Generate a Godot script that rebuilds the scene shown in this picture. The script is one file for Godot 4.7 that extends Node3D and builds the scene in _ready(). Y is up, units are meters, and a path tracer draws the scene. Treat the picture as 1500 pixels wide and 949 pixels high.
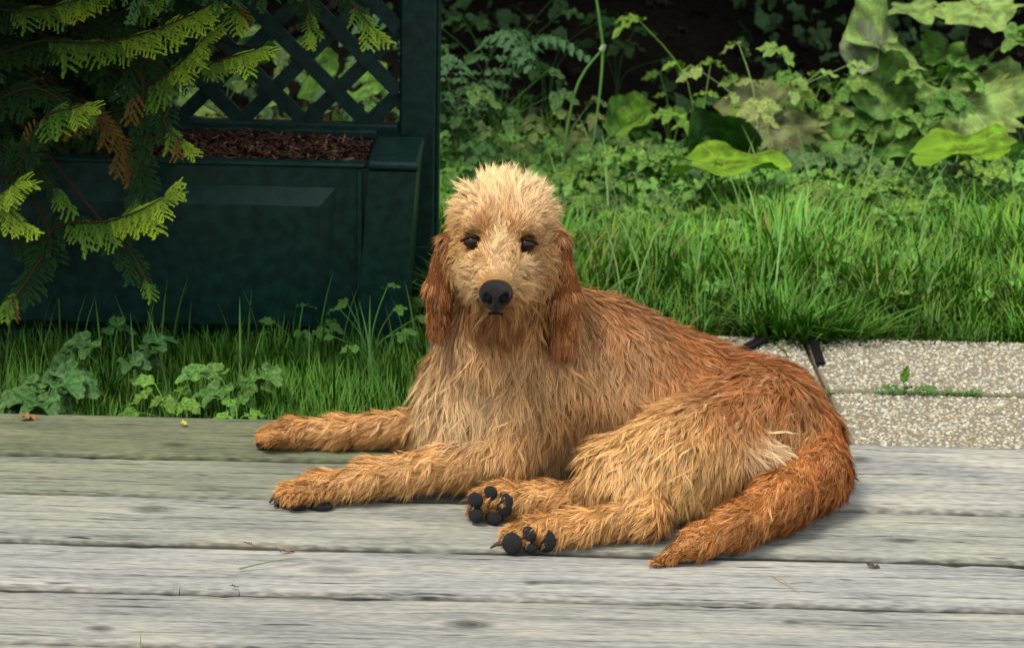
extends Node3D

var rng := RandomNumberGenerator.new()
var M := {}

# ---------------------------------------------------------------- helpers
func rf(a: float, b: float) -> float:
	return rng.randf_range(a, b)


func rv(s: float) -> Vector3:
	return Vector3(rf(-s, s), rf(-s, s), rf(-s, s))


func col(r: float, g: float, b: float) -> Color:      # a linear base colour as the sRGB that albedo_color wants
	return Color(r, g, b).linear_to_srgb()


func mat(c: Color, rough := 0.8, spec := 0.5) -> StandardMaterial3D:
	var m := StandardMaterial3D.new()
	m.albedo_color = c
	m.roughness = rough
	m.metallic_specular = spec
	return m


func vmat(rough := 0.8, spec := 0.4, back := Color.BLACK) -> StandardMaterial3D:
	var m := mat(Color.WHITE, rough, spec)
	m.vertex_color_use_as_albedo = true
	m.cull_mode = BaseMaterial3D.CULL_DISABLED
	if back != Color.BLACK:
		m.backlight_enabled = true
		m.backlight = back
	return m


func tag(o: Node, label: String, category := "", group := "", kind := "") -> void:
	o.set_meta("label", label)
	if category: o.set_meta("category", category)
	if group: o.set_meta("group", group)
	if kind: o.set_meta("kind", kind)


func thing(called: String, label: String, category: String, at := Vector3.ZERO, group := "") -> Node3D:
	var o := Node3D.new()
	o.name = called
	o.position = at
	add_child(o, true)
	tag(o, label, category, group)
	return o


func put(called: String, mesh: Mesh, m: Material, parent: Node = self, xf := Transform3D()) -> MeshInstance3D:
	var o := MeshInstance3D.new()
	o.name = called
	o.mesh = mesh
	o.material_override = m
	o.transform = xf
	parent.add_child(o, true)
	return o


func scatter(called: String, mesh: Mesh, m: Material, places: Array, tints: Array, parent: Node = self) -> MultiMeshInstance3D:
	var mm := MultiMesh.new()
	mm.transform_format = MultiMesh.TRANSFORM_3D
	mm.use_colors = tints.size() > 0
	mm.mesh = mesh
	mm.instance_count = places.size()
	for i in places.size():
		mm.set_instance_transform(i, places[i])
		if tints.size() > 0: mm.set_instance_color(i, tints[i])
	var o := MultiMeshInstance3D.new()
	o.name = called
	o.multimesh = mm
	o.material_override = m
	parent.add_child(o, true)
	o.set_meta("kind", "stuff")
	return o


class Shape:            # collects triangles; quads are given counter-clockwise as seen from outside
	var v := PackedVector3Array()
	var n := PackedVector3Array()
	var c := PackedColorArray()
	var uv := PackedVector2Array()
	var ix := PackedInt32Array()

	func quad(a: Vector3, b: Vector3, d: Vector3, e: Vector3, k := Color.WHITE) -> void:
		var nn := (b - a).cross(d - a)
		if nn.length_squared() < 1e-16: nn = (d - a).cross(e - a)
		nn = nn.normalized()
		var i := v.size()
		v.append_array(PackedVector3Array([a, b, d, e]))
		n.append_array(PackedVector3Array([nn, nn, nn, nn]))
		c.append_array(PackedColorArray([k, k, k, k]))
		uv.append_array(PackedVector2Array([Vector2(0, 0), Vector2(1, 0), Vector2(1, 1), Vector2(0, 1)]))
		ix.append_array(PackedInt32Array([i, i + 2, i + 1, i, i + 3, i + 2]))

	func hexa(p: Array) -> void:    # eight corners: bottom four counter-clockwise from above, then top four
		quad(p[4], p[5], p[6], p[7])
		quad(p[3], p[2], p[1], p[0])
		for k in 4:
			var q: int = (k + 1) % 4
			quad(p[k], p[q], p[q + 4], p[k + 4])

	func box(lo: Vector3, hi: Vector3, e := 0.003) -> void:   # a box with chamfered edges
		var s := hi - lo
		e = minf(e, minf(s.x, minf(s.y, s.z)) * 0.4)
		var P := func(ax: int, sx: int, sy: int, sz: int) -> Vector3:
			var sg := Vector3(sx, sy, sz)
			var q := (lo + hi) * 0.5 + s * 0.5 * sg
			for a in 3:
				if a != ax: q[a] -= e * sg[a]
			return q
		for ax in 3:
			var u := (ax + 1) % 3
			var w := (ax + 2) % 3
			for sd in [-1, 1]:
				var f := []
				for k in [[-1, -1], [1, -1], [1, 1], [-1, 1]]:
					var g := [0, 0, 0]
					g[ax] = sd; g[u] = k[0]; g[w] = k[1]
					f.append(P.call(ax, g[0], g[1], g[2]))
				if sd > 0: quad(f[0], f[1], f[2], f[3])
				else: quad(f[3], f[2], f[1], f[0])
			for su in [-1, 1]:          # edges along ax
				for sw in [-1, 1]:
					var f := []
					for k in [[u, -1], [u, 1], [w, 1], [w, -1]]:
						var g := [0, 0, 0]
						g[ax] = k[1]; g[u] = su; g[w] = sw
						f.append(P.call(k[0], g[0], g[1], g[2]))
					if su * sw < 0: quad(f[0], f[1], f[2], f[3])
					else: quad(f[3], f[2], f[1], f[0])
		for sx in [-1, 1]:
			for sy in [-1, 1]:
				for sz in [-1, 1]:
					var a: Vector3 = P.call(0, sx, sy, sz)
					var b: Vector3 = P.call(1, sx, sy, sz)
					var d: Vector3 = P.call(2, sx, sy, sz)
					if sx * sy * sz > 0: quad(a, b, d, d)
					else: quad(d, b, a, a)

	func tube(pts: Array, r0: float, r1: float, k0 := Color.WHITE, k1 := Color.WHITE, sides := 6) -> void:
		var m := pts.size()
		var first := v.size()
		for i in m:
			var t: Vector3 = (pts[mini(i + 1, m - 1)] - pts[maxi(i - 1, 0)]).normalized()
			var a := t.cross(Vector3(0.31, 0.87, 0.38)).normalized()
			var b := t.cross(a)
			var f := float(i) / (m - 1)
			for s in sides + 1:
				var g := TAU * s / sides
				var o := a * cos(g) + b * sin(g)
				v.append(pts[i] + o * lerpf(r0, r1, f))
				n.append(o)
				c.append(k0.lerp(k1, f))
				uv.append(Vector2(float(s) / sides, f))
		for i in m - 1:
			for s in sides:
				var p := first + i * (sides + 1) + s
				var q := p + sides + 1
				ix.append_array(PackedInt32Array([p, q, q + 1, p, q + 1, p + 1]))

	func grid(nu: int, nv: int, at: Callable) -> void:   # at(u, v) in 0..1
		var first := v.size()
		for j in nv + 1:
			for i in nu + 1:
				var a := float(i) / nu
				var b := float(j) / nv
				v.append(at.call(a, b))
				c.append(Color.WHITE)
				uv.append(Vector2(a, b))
				n.append(Vector3.ZERO)
		for j in nv:
			for i in nu:
				var p := first + j * (nu + 1) + i
				var q := p + nu + 1
				for tri in [[p, p + 1, q + 1], [p, q + 1, q]]:
					var nn := (v[tri[1]] - v[tri[0]]).cross(v[tri[2]] - v[tri[0]])
					for t in tri: n[t] += nn
					ix.append_array(PackedInt32Array([tri[0], tri[2], tri[1]]))
		for i in range(first, v.size()): n[i] = n[i].normalized()

	func add(o: Shape, xf: Transform3D, k := Color.WHITE) -> void:
		var first := v.size()
		for i in o.v.size():
			v.append(xf * o.v[i])
			n.append((xf.basis * o.n[i]).normalized())
			c.append(o.c[i] * k)
		uv.append_array(o.uv)
		for i in o.ix: ix.append(i + first)

	func mesh() -> ArrayMesh:
		var a := []
		a.resize(Mesh.ARRAY_MAX)
		a[Mesh.ARRAY_VERTEX] = v
		a[Mesh.ARRAY_NORMAL] = n
		a[Mesh.ARRAY_COLOR] = c
		a[Mesh.ARRAY_TEX_UV] = uv
		a[Mesh.ARRAY_INDEX] = ix
		var m := ArrayMesh.new()
		m.add_surface_from_arrays(Mesh.PRIMITIVE_TRIANGLES, a)
		return m


func facing(y: Vector3, z: Vector3, s := 1.0) -> Basis:     # +Y along y, +Z towards z
	y = y.normalized()
	var x := y.cross(z)
	x = x.normalized() if x.length() > 1e-4 else y.cross(Vector3(0.3, 0.2, 0.9)).normalized()
	return Basis(x * s, y * s, x.cross(y) * s)


func noise_image(w: int, h: int, freq: float, sx: int, sy: int, sd: int, oct := 4) -> PackedByteArray:
	# grey noise, drawn out sx times along u and sy times along v
	var f := FastNoiseLite.new()
	f.seed = sd
	f.frequency = freq
	f.fractal_octaves = oct
	var im := f.get_image(maxi(4, w / sx), maxi(4, h / sy), false, false, true)
	if sx > 1 or sy > 1: im.resize(w, h, Image.INTERPOLATE_CUBIC)
	im.convert(Image.FORMAT_L8)
	return im.get_data()


func tex(data: PackedByteArray, w: int, h: int, fmt := Image.FORMAT_RGB8) -> ImageTexture:
	return ImageTexture.create_from_image(Image.create_from_data(w, h, false, fmt, data))


func smooth_path(pts: Array, per := 6) -> Array:
	var c := Curve3D.new()
	for i in pts.size():
		var t: Vector3 = (pts[mini(i + 1, pts.size() - 1)] - pts[maxi(i - 1, 0)]) / 6.0
		c.add_point(pts[i], -t, t)
	var out := []
	var k := (pts.size() - 1) * per
	for i in k + 1: out.append(c.samplef(float(i) / per))
	return out


func _ready() -> void:
	rng.seed = 4711
	# --- camera, sky, sun, exposure
	var cam := Camera3D.new()
	cam.name = "camera"
	add_child(cam)
	cam.position = Vector3(0, 1.05, 0)
	cam.near = 0.05
	cam.far = 200.0
	var lens := CameraAttributesPhysical.new()
	lens.frustum_focal_length = 73.4
	lens.frustum_focus_distance = 2.74
	lens.exposure_aperture = 9.0
	lens.frustum_near = 0.05
	lens.frustum_far = 200.0
	cam.attributes = lens
	cam.fov = 18.58
	cam.rotation = Vector3(-atan(874.0 / 2900.0), 0, 0)
	cam.rotate_object_local(Vector3.BACK, deg_to_rad(1.3))
	var we := WorldEnvironment.new()
	we.name = "world_environment"
	var env := Environment.new()
	env.tonemap_mode = Environment.TONE_MAPPER_LINEAR
	env.tonemap_exposure = 1.5
	env.background_mode = Environment.BG_SKY
	env.sdfgi_enabled = true
	env.ssao_enabled = true
	env.ssil_enabled = true
	var sky := Sky.new()
	var ps := ProceduralSkyMaterial.new()
	ps.sky_top_color = Color(0.93, 0.96, 1.0)
	ps.sky_horizon_color = Color(0.80, 0.82, 0.83)
	ps.sky_curve = 0.25
	ps.ground_bottom_color = Color(0.16, 0.18, 0.14)
	ps.ground_horizon_color = Color(0.4, 0.42, 0.4)
	ps.energy_multiplier = 1.0
	sky.sky_material = ps
	env.sky = sky
	we.environment = env
	add_child(we)
	var sun := DirectionalLight3D.new()
	sun.name = "sun"
	sun.light_energy = 0.85
	sun.light_angular_distance = 18.0
	sun.light_color = Color(1.0, 0.97, 0.92)
	sun.shadow_enabled = true
	add_child(sun)
	sun.look_at_from_position(Vector3(-1.6, 4.2, 0.9), Vector3(0, 0, 0))
	make_materials()
	var t0 := Time.get_ticks_msec()
	make_deck()
	make_ground()
	make_slabs()
	print("setting ", Time.get_ticks_msec() - t0)
	make_hedge()
	make_planter()
	make_conifer()
	print("hedge, planter, conifer ", Time.get_ticks_msec() - t0)
	make_grass()
	make_leafy_plants()
	print("plants ", Time.get_ticks_msec() - t0)
	make_dog()
	print("dog ", Time.get_ticks_msec() - t0)
	make_small_things()
	print("all ", Time.get_ticks_msec() - t0, " fov ", cam.fov)


# ---------------------------------------------------------------- materials
func wood_textures(sd: int, knots: Array) -> Array:
	# weathered grey board seen from above: 2048 x 192 for 2.4 m x 0.17 m
	var w := 2048
	var h := 192
	var fine := noise_image(w, h, 0.1, 26, 1, sd, 4)
	var mid := noise_image(w, h, 0.022, 12, 1, sd + 1, 4)
	var broad := noise_image(w, h, 0.012, 3, 1, sd + 2, 3)
	var spot := noise_image(w, h, 0.07, 9, 1, sd + 3, 2)
	var rough := noise_image(w, h, 0.16, 4, 1, sd + 4, 2)
	var a := PackedByteArray()
	a.resize(w * h * 3)
	var b := PackedByteArray()
	b.resize(w * h)
	var bend := PackedFloat32Array()
	bend.resize(w * h)
	var dark := PackedFloat32Array()
	dark.resize(w * h)
	for k in knots:          # [u px, v px, half length, half width, darkness]
		for x in range(maxi(0, int(k[0] - k[2] * 6)), mini(w, int(k[0] + k[2] * 6))):
			for y in h:
				var dx: float = (x - k[0]) / float(k[2])
				var dy: float = (y - k[1]) / float(k[3])
				var q := dx * dx + dy * dy
				bend[y * w + x] += signf(dy) * k[3] * 1.6 * exp(-dx * dx * 0.16) * exp(-absf(dy) * 0.35) * (1.0 - exp(-dy * dy))
				if q < 1.0: dark[y * w + x] = maxf(dark[y * w + x], k[4] * (0.88 + 0.10 * sin(q * 11.0 + dx * 2.0)) * (1.1 - q * 0.5) * (0.7 + 0.5 * spot[y * w + x] / 255.0))
				elif q < 2.2: dark[y * w + x] = maxf(dark[y * w + x], k[4] * 0.45 * (2.2 - q) / 1.2)
	for y in h:
		for x in w:
			var i := y * w + x
			var yy := clampi(y - int(bend[i]), 0, h - 1)
			var g := yy * w + x
			var f := fine[g] / 255.0
			var m := mid[g] / 255.0
			var br := broad[i] / 255.0
			var v := 0.238 + (f - 0.5) * 0.11 + (m - 0.5) * 0.08 + (br - 0.5) * 0.09 + (rough[i] / 255.0 - 0.5) * 0.14
			if f < 0.25: v -= (0.25 - f) * 0.8             # open grain
			var s := spot[i] / 255.0
			if s < 0.16: v -= (0.16 - s) * 2.4
			if s > 0.84: v += (s - 0.84) * 0.6
			v *= 1.0 - dark[i] * 0.76
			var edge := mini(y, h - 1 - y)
			var dirt_and_shade := clampf(1.0 - edge / (6.0 + 9.0 * br), 0.0, 1.0)      # dirt worked into the worn edges
			if edge < 3: dirt_and_shade = 1.0  # outermost rows near black: shade of the board gaps put into the colour
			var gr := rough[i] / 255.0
			v = lerpf(v, 0.05 + 0.28 * gr * gr if edge >= 3 else 0.03 + 0.05 * gr, dirt_and_shade)
			v = clampf(v, 0.02, 0.62)
			var warm := (m - 0.5) * 0.06 + (br - 0.45) * 0.07 + dirt_and_shade * 0.06
			var c := Color(v * (1.015 + warm), v * (0.995 + warm * 0.3), v * (0.90 - warm * 0.8)).linear_to_srgb()
			a[i * 3] = c.r8
			a[i * 3 + 1] = c.g8
			a[i * 3 + 2] = c.b8
			b[i] = clampi(int(127 + (f - 0.5) * 150 + (m - 0.5) * 90 - (0.24 - f) * 300 * (1.0 if f < 0.24 else 0.0) - dark[i] * 20), 0, 255)
	var bump := Image.create_from_data(w, h, false, Image.FORMAT_L8, b)
	bump.convert(Image.FORMAT_RGB8)
	bump.bump_map_to_normal_map(2.2)
	return [tex(a, w, h), ImageTexture.create_from_image(bump)]


func vein_texture(radial: bool) -> Array:
	var w := 256
	var n1 := noise_image(w, w, 0.02, 1, 1, 91 + int(radial), 4)
	var n2 := noise_image(w, w, 0.09, 1, 1, 95, 2)
	var a := PackedByteArray()
	a.resize(w * w * 3)
	var b := PackedByteArray()
	b.resize(w * w)
	for y in w:
		for x in w:
			var i := y * w + x
			var px := x / 255.0 - 0.5
			var py := y / 255.0
			var vein := 0.0
			vein = maxf(vein, 1.0 - absf(px) / 0.011)
			if radial:
				var q := Vector2(px, py - 0.14)
				var ang := atan2(q.x, q.y)
				var d := q.length()
				for k in [-2.5, -1.9, -1.25, -0.62, 0.62, 1.25, 1.9, 2.5]:
					vein = maxf(vein, 1.0 - absf(ang - k) * d / (0.011 * (1.15 - d)))
					var along: float = cos(ang - k) * d
					var off: float = sin(ang - k) * d
					if absf(ang - k) < 0.32 and along > 0.1:
						var f := fposmod(along * 8.0 - absf(off) * 7.0, 1.0)
						vein = maxf(vein, 0.55 * (1.0 - minf(f, 1.0 - f) / 0.07))
			else:
				var f := fposmod(py * 8.0 - absf(px) * 5.0, 1.0)
				vein = maxf(vein, 0.7 * (1.0 - minf(f, 1.0 - f) / 0.1))
			vein = clampf(vein, 0.0, 1.0)
			var v := 0.82 + (n1[i] / 255.0 - 0.5) * 0.5 + (n2[i] / 255.0 - 0.5) * 0.14
			var c := Color(clampf(v * (1.0 + 0.55 * vein), 0, 1), clampf(v * (1.0 + 0.25 * vein), 0, 1), clampf(v * (0.9 + 0.5 * vein), 0, 1))
			a[i * 3] = c.r8
			a[i * 3 + 1] = c.g8
			a[i * 3 + 2] = c.b8
			b[i] = clampi(int(150 - vein * 110 + (n2[i] - 128) * 0.35), 0, 255)
	var bump := Image.create_from_data(w, w, false, Image.FORMAT_L8, b)
	bump.convert(Image.FORMAT_RGB8)
	bump.bump_map_to_normal_map(3.0)
	return [tex(a, w, w), ImageTexture.create_from_image(bump)]


func mottled(lo: Color, hi: Color, freq: float, sd: int, rough := 0.9, spec := 0.3, scale := 1.0, bump := 0.0) -> StandardMaterial3D:
	var m := mat(Color.WHITE, rough, spec)
	var f := FastNoiseLite.new()
	f.seed = sd
	f.frequency = freq
	f.fractal_octaves = 5
	var im := f.get_image(512, 512, false, false, true)
	var src := im.duplicate()
	im.convert(Image.FORMAT_RGB8)
	src.convert(Image.FORMAT_L8)
	var d: PackedByteArray = src.get_data()
	var o := PackedByteArray()
	o.resize(512 * 512 * 3)
	for i in d.size():
		var c := lo.lerp(hi, d[i] / 255.0).linear_to_srgb()
		o[i * 3] = c.r8
		o[i * 3 + 1] = c.g8
		o[i * 3 + 2] = c.b8
	m.albedo_texture = tex(o, 512, 512)
	m.uv1_triplanar = true
	m.uv1_world_triplanar = true
	m.uv1_scale = Vector3.ONE * scale
	if bump > 0.0:
		m.heightmap_enabled = true
		m.heightmap_texture = ImageTexture.create_from_image(src)
		m.heightmap_scale = bump
	return m


func make_materials() -> void:
	M.soil = mottled(Color(0.004, 0.003, 0.002), Color(0.015, 0.012, 0.008), 0.03, 5, 0.95, 0.2, 1.6, 2.0)
	M.slab = mottled(Color(0.12, 0.10, 0.065), Color(0.24, 0.20, 0.14), 0.05, 9, 0.9, 0.3, 3.0, 0.3)
	M.paint = mottled(Color(0.001, 0.011, 0.008), Color(0.008, 0.034, 0.026), 0.035, 12, 0.36, 0.33, 1.7)
	M.paint.normal_enabled = false
	M.dirt = mottled(Color(0.018, 0.016, 0.009), Color(0.10, 0.095, 0.06), 0.06, 15, 0.95, 0.2, 5.0, 0.6)
	M.green = vmat(0.6, 0.2, Color(0.42, 0.55, 0.12))
	M.grass = vmat(0.5, 0.27, Color(0.36, 0.5, 0.08))
	M.thuja = vmat(0.65, 0.2, Color(0.22, 0.3, 0.06))
	M.hedge = vmat(0.6, 0.35, Color(0.25, 0.35, 0.08))
	M.bark = vmat(0.9, 0.2)
	M.pebble = vmat(0.55, 0.4)
	M.fur = vmat(0.55, 0.35, Color(0.26, 0.26, 0.26))
	M.skin = vmat(0.75, 0.2)
	M.pad = mottled(Color(0.008, 0.008, 0.009), Color(0.028, 0.027, 0.030), 0.16, 23, 0.62, 0.35, 16.0, 0.3)
	M.nose = mottled(Color(0.008, 0.0045, 0.0045), Color(0.026, 0.014, 0.014), 0.25, 27, 0.36, 0.45, 30.0, 0.25)
	M.eye = mat(col(0.022, 0.010, 0.005), 0.16, 0.35)
	M.strap = mottled(Color(0.006, 0.006, 0.006), Color(0.012, 0.012, 0.011), 0.1, 31, 0.9, 0.15, 9.0)
	for k in 2:
		var t := vein_texture(k == 1)
		var m := vmat(0.52, 0.25, Color(0.45, 0.6, 0.12))
		m.albedo_texture = t[0]
		m.normal_enabled = true
		m.normal_texture = t[1]
		m.normal_scale = 0.8
		M["leaf%d" % k] = m
	var knots := [[[620, 60, 22, 15, 0.9], [1500, 120, 14, 10, 0.8], [1120, 140, 18, 9, 0.7], [300, 130, 8, 6, 1.0]], [[360, 110, 24, 15, 0.95], [470, 70, 22, 12, 0.85], [1260, 92, 28, 14, 0.7], [1480, 130, 9, 7, 1.0]], [[900, 96, 22, 15, 1.0], [520, 140, 13, 10, 0.95], [1700, 50, 14, 9, 0.9], [1240, 60, 9, 6, 1.0]]]
	M.wood = []
	for k in 3: M.wood.append(wood_textures(100 + k * 17, knots[k]))


# ---------------------------------------------------------------- deck
func make_deck() -> void:
	var deck := Node3D.new()
	deck.name = "deck"
	add_child(deck)
	tag(deck, "weathered grey wooden deck of wide boards under the lying dog", "", "", "structure")
	# [z back, z front, x from, x to, texture, green tint, along]
	var rows := [[-2.945, -2.769, -2.1, 0.2, 0, 0.75, 0.3], [-2.757, -2.613, -2.1, 0.2, 1, 0.45, 0.62], [-2.89, -2.612, 0.207, 2.1, 2, 0.0, 0.15], [-2.601, -2.441, -2.1, 2.1, 0, 0.12, 0.05], [-2.429, -2.292, -2.1, 2.1, 1, 0.0, 0.25],
		[-2.281, -2.138, -2.1, 2.1, 2, 0.0, 0.0], [-2.127, -1.985, -2.1, 2.1, 0, 0.0, 0.5], [-1.975, -1.83, -2.1, 2.1, 1, 0.0, 0.8], [-1.82, -1.67, -2.1, 2.1, 2, 0.0, 0.4]]
	var wob := FastNoiseLite.new()
	wob.frequency = 6.0
	wob.seed = 3
	for r in rows:
		var s := Shape.new()
		var y0: float = rf(-0.0022, 0.0018)
		var tilt := rf(-0.004, 0.008)
		var zb: float = r[0]
		var zf: float = r[1]
		var x0: float = r[2]
		var x1: float = r[3]
		var nx := int((x1 - x0) / 0.022)
		# profile from the front bottom, over the top, to the back bottom: [across 0..1, inset from the edge in m, drop in m]
		var prof := [[0.0, 0.0, 0.042], [0.0, 0.0, 0.018], [0.0, 0.0015, 0.009], [0.0, 0.005, 0.0035], [0.0, 0.012, 0.0], [0.25, 0.0, 0.0], [0.5, 0.0, 0.0], [0.75, 0.0, 0.0], [1.0, -0.009, 0.0], [1.0, -0.003, 0.0018], [1.0, -0.0008, 0.006], [1.0, 0.0, 0.014], [1.0, 0.0, 0.042]]
		var at := func(u: float, b: float) -> Vector3:
			var p: Array = prof[int(round(b * 12))]
			var x := lerpf(x0, x1, u)
			var e: float = p[0]
			var w1 := wob.get_noise_2d(x * 0.5, zf * 9.0) * 0.003 + wob.get_noise_2d(x * 3.0, zf * 7.0) * 0.0022
			var w2 := wob.get_noise_2d(x * 0.5, zb * 9.0 + 5.0) * 0.003 + wob.get_noise_2d(x * 3.0, zb * 7.0) * 0.0022
			var chip := maxf(0.0, wob.get_noise_2d(x * 2.2, zf * 5.0 + e * 30.0) - 0.28) * 0.03
			var z := lerpf(zf + w1, zb + w2, e) - float(p[1])
			var y: float = y0 + tilt * (e - 0.5) * 0.17 + wob.get_noise_2d(x * 0.4, zf * 3.0) * 0.0015 - float(p[2])
			if (e == 0.0 or e == 1.0) and float(p[2]) < 0.01: y -= chip * (1.0 - absf(float(p[1])) / 0.012)
			return Vector3(x, y, z)
		s.grid(nx, 12, at)
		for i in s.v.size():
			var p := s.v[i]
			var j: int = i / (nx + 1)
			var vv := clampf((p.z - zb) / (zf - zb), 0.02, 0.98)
			if j <= 2: vv = [0.997, 0.997, 0.99][j]  # gap faces read the near-black rows, painted shade for the seams
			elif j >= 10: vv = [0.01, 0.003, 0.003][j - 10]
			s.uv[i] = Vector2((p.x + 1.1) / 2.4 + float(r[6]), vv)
		for cap in [0, 1]:      # board ends
			var k: int = cap * nx
			for j in range(0, 12, 2):
				var a := s.v[k + j * (nx + 1)]
				var b := s.v[k + (j + 1) * (nx + 1)]
				var d := s.v[k + (j + 2) * (nx + 1)]
				var c0 := Vector3(a.x, y0 - 0.03, (zb + zf) * 0.5)
				if cap == 0:
					s.quad(c0, b, a, a)
					s.quad(c0, d, b, b)
				else:
					s.quad(c0, a, b, b)
					s.quad(c0, b, d, d)
		var m := mat(Color.WHITE.lerp(col(0.42, 0.49, 0.26), float(r[5])) * 1.0, 0.78, 0.3)
		var sh := rf(0.94, 1.04)
		m.albedo_color = Color(m.albedo_color.r * minf(sh, 1.0), m.albedo_color.g * minf(sh, 1.0), m.albedo_color.b * minf(sh * 0.99, 1.0))
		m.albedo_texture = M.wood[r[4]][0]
		m.normal_enabled = true
		m.normal_texture = M.wood[r[4]][1]
		m.normal_scale = 0.9
		put("plank", s.mesh(), m, deck)
	# joists under the boards and the dirt that fills the joints
	for x in [-1.8, -1.2, -0.6, 0.0, 0.6, 1.2, 1.8]:
		var s := Shape.new()
		s.box(Vector3(x - 0.03, -0.12, -2.86), Vector3(x + 0.03, -0.046, -1.68))
		put("joist", s.mesh(), M.dirt, deck)
	for r in rows:
		if r[1] > -1.9: continue
		var s := Shape.new()
		var z: float = r[1] + 0.005
		var x0: float = r[2]
		var x1: float = r[3]
		s.grid(int((x1 - x0) / 0.02), 4, func(u: float, b: float) -> Vector3:
			var x := lerpf(x0, x1, u)
			var heap := wob.get_noise_2d(x * 1.7, z * 4.0) * 0.011 + wob.get_noise_2d(x * 9.0, z * 4.0 + b) * 0.004
			return Vector3(x, -0.024 + heap - absf(b - 0.5) * 0.006, z + (0.5 - b) * 0.024))
		var o := put("joint_dirt", s.mesh(), M.dirt, deck)
		o.set_meta("kind", "stuff")


func ground_y(x: float, z: float) -> float:
	var y := -0.075
	if x > 0.15 and z > -5.0: y = lerpf(-0.075, -0.05, clampf((x - 0.15) * 3.0, 0, 1))
	if z < -5.15: y += (1.0 - exp(-(-5.15 - z) * 0.9)) * 0.62 * smoothstep(0.0, 0.5, -5.15 - z)
	y += sin(x * 3.1 + z * 1.7) * 0.008 + sin(x * 7.3 - z * 5.1) * 0.005
	return y


func make_ground() -> void:
	var xs := []
	var zs := []
	for i in 81: xs.append((i - 40) * 0.06 if absi(i - 40) <= 32 else signf(i - 40) * (1.92 + pow(absi(i - 40) - 32, 3.0) * 0.12))
	for i in 91: zs.append(-2.9 - (i - 20) * 0.06 if i >= 20 and i <= 80 else (-2.9 + pow(20 - i, 2.4) * 0.05 if i < 20 else -6.5 - pow(i - 80, 3.0) * 0.07))
	var s := Shape.new()
	s.grid(80, 90, func(u: float, v: float) -> Vector3:
		var x: float = xs[int(round(u * 80))]
		var z: float = zs[int(round(v * 90))]
		var y := ground_y(x, z)
		if z > -2.95: y = minf(y, -0.13)
		if x > 0.05 and z > -3.52: y = minf(y, -0.1)
		return Vector3(x, y, z))
	var o := put("ground", s.mesh(), M.soil)
	tag(o, "dark bare soil under the grass, rising to a bank behind", "", "", "structure")


func make_slabs() -> void:
	var path := Node3D.new()
	path.name = "garden_path"
	add_child(path)
	tag(path, "path of pale pebble concrete slabs between the deck and the lawn", "", "", "structure")
	var top := -0.018
	# [x0, x1, z back, z front]
	for r in [[-0.15, 0.535, -3.50, -3.205], [0.541, 1.6, -3.50, -3.196], [-0.15, 0.535, -3.195, -2.905], [0.541, 1.6, -3.182, -2.9], [1.608, 2.6, -3.50, -3.19], [1.608, 2.6, -3.182, -2.9]]:
		var s := Shape.new()
		s.box(Vector3(r[0], top - 0.045, r[2]), Vector3(r[1], top, r[3]), 0.004)
		put("slab", s.mesh(), M.slab, path)
	# pebbles set in the slabs: three rounded shapes
	var forms := []
	for k in 3:
		var s := Shape.new()
		var w := rv(0.35)
		s.grid(7, 4, func(u: float, v: float) -> Vector3:
			var a := u * TAU
			var b := v * PI * 0.56
			var p := Vector3(cos(a) * sin(b), cos(b), sin(a) * sin(b))
			return p * (1.0 + 0.22 * sin(p.x * 2.3 + w.x * 6.0) * cos(p.z * 2.0 + w.y * 8.0)) * Vector3(1.0, 0.75, 0.78 + w.z * 0.3))
		forms.append(s.mesh())
	var tones := [Color(0.45, 0.40, 0.29), Color(0.56, 0.51, 0.41), Color(0.36, 0.30, 0.19), Color(0.62, 0.59, 0.52), Color(0.28, 0.24, 0.18), Color(0.48, 0.39, 0.24), Color(0.30, 0.29, 0.27), Color(0.66, 0.60, 0.46)]
	for k in 3:
		var places := []
		var tints := []
		for i in 10500:
			var x := rf(-0.14, 1.7)
			var z := rf(-3.495, -2.906)
			if absf(x - 0.538) < 0.008 or absf(z + 3.2 - (0.011 if x > 0.54 else 0.0)) < 0.011: continue
			var q := rf(0.0021, 0.0046)
			places.append(Transform3D(Basis.from_euler(Vector3(rf(-0.3, 0.3), rf(0, TAU), rf(-0.3, 0.3))).scaled(Vector3.ONE * q), Vector3(x, top - q * 0.25, z)))
			var t: Color = tones[rng.randi() % 8]
			tints.append(Color(t.r * 0.72, t.g * 0.74, t.b * 0.72) * rf(0.7, 1.2))
		scatter("pebbles", forms[k], M.pebble, places, tints, path)


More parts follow.
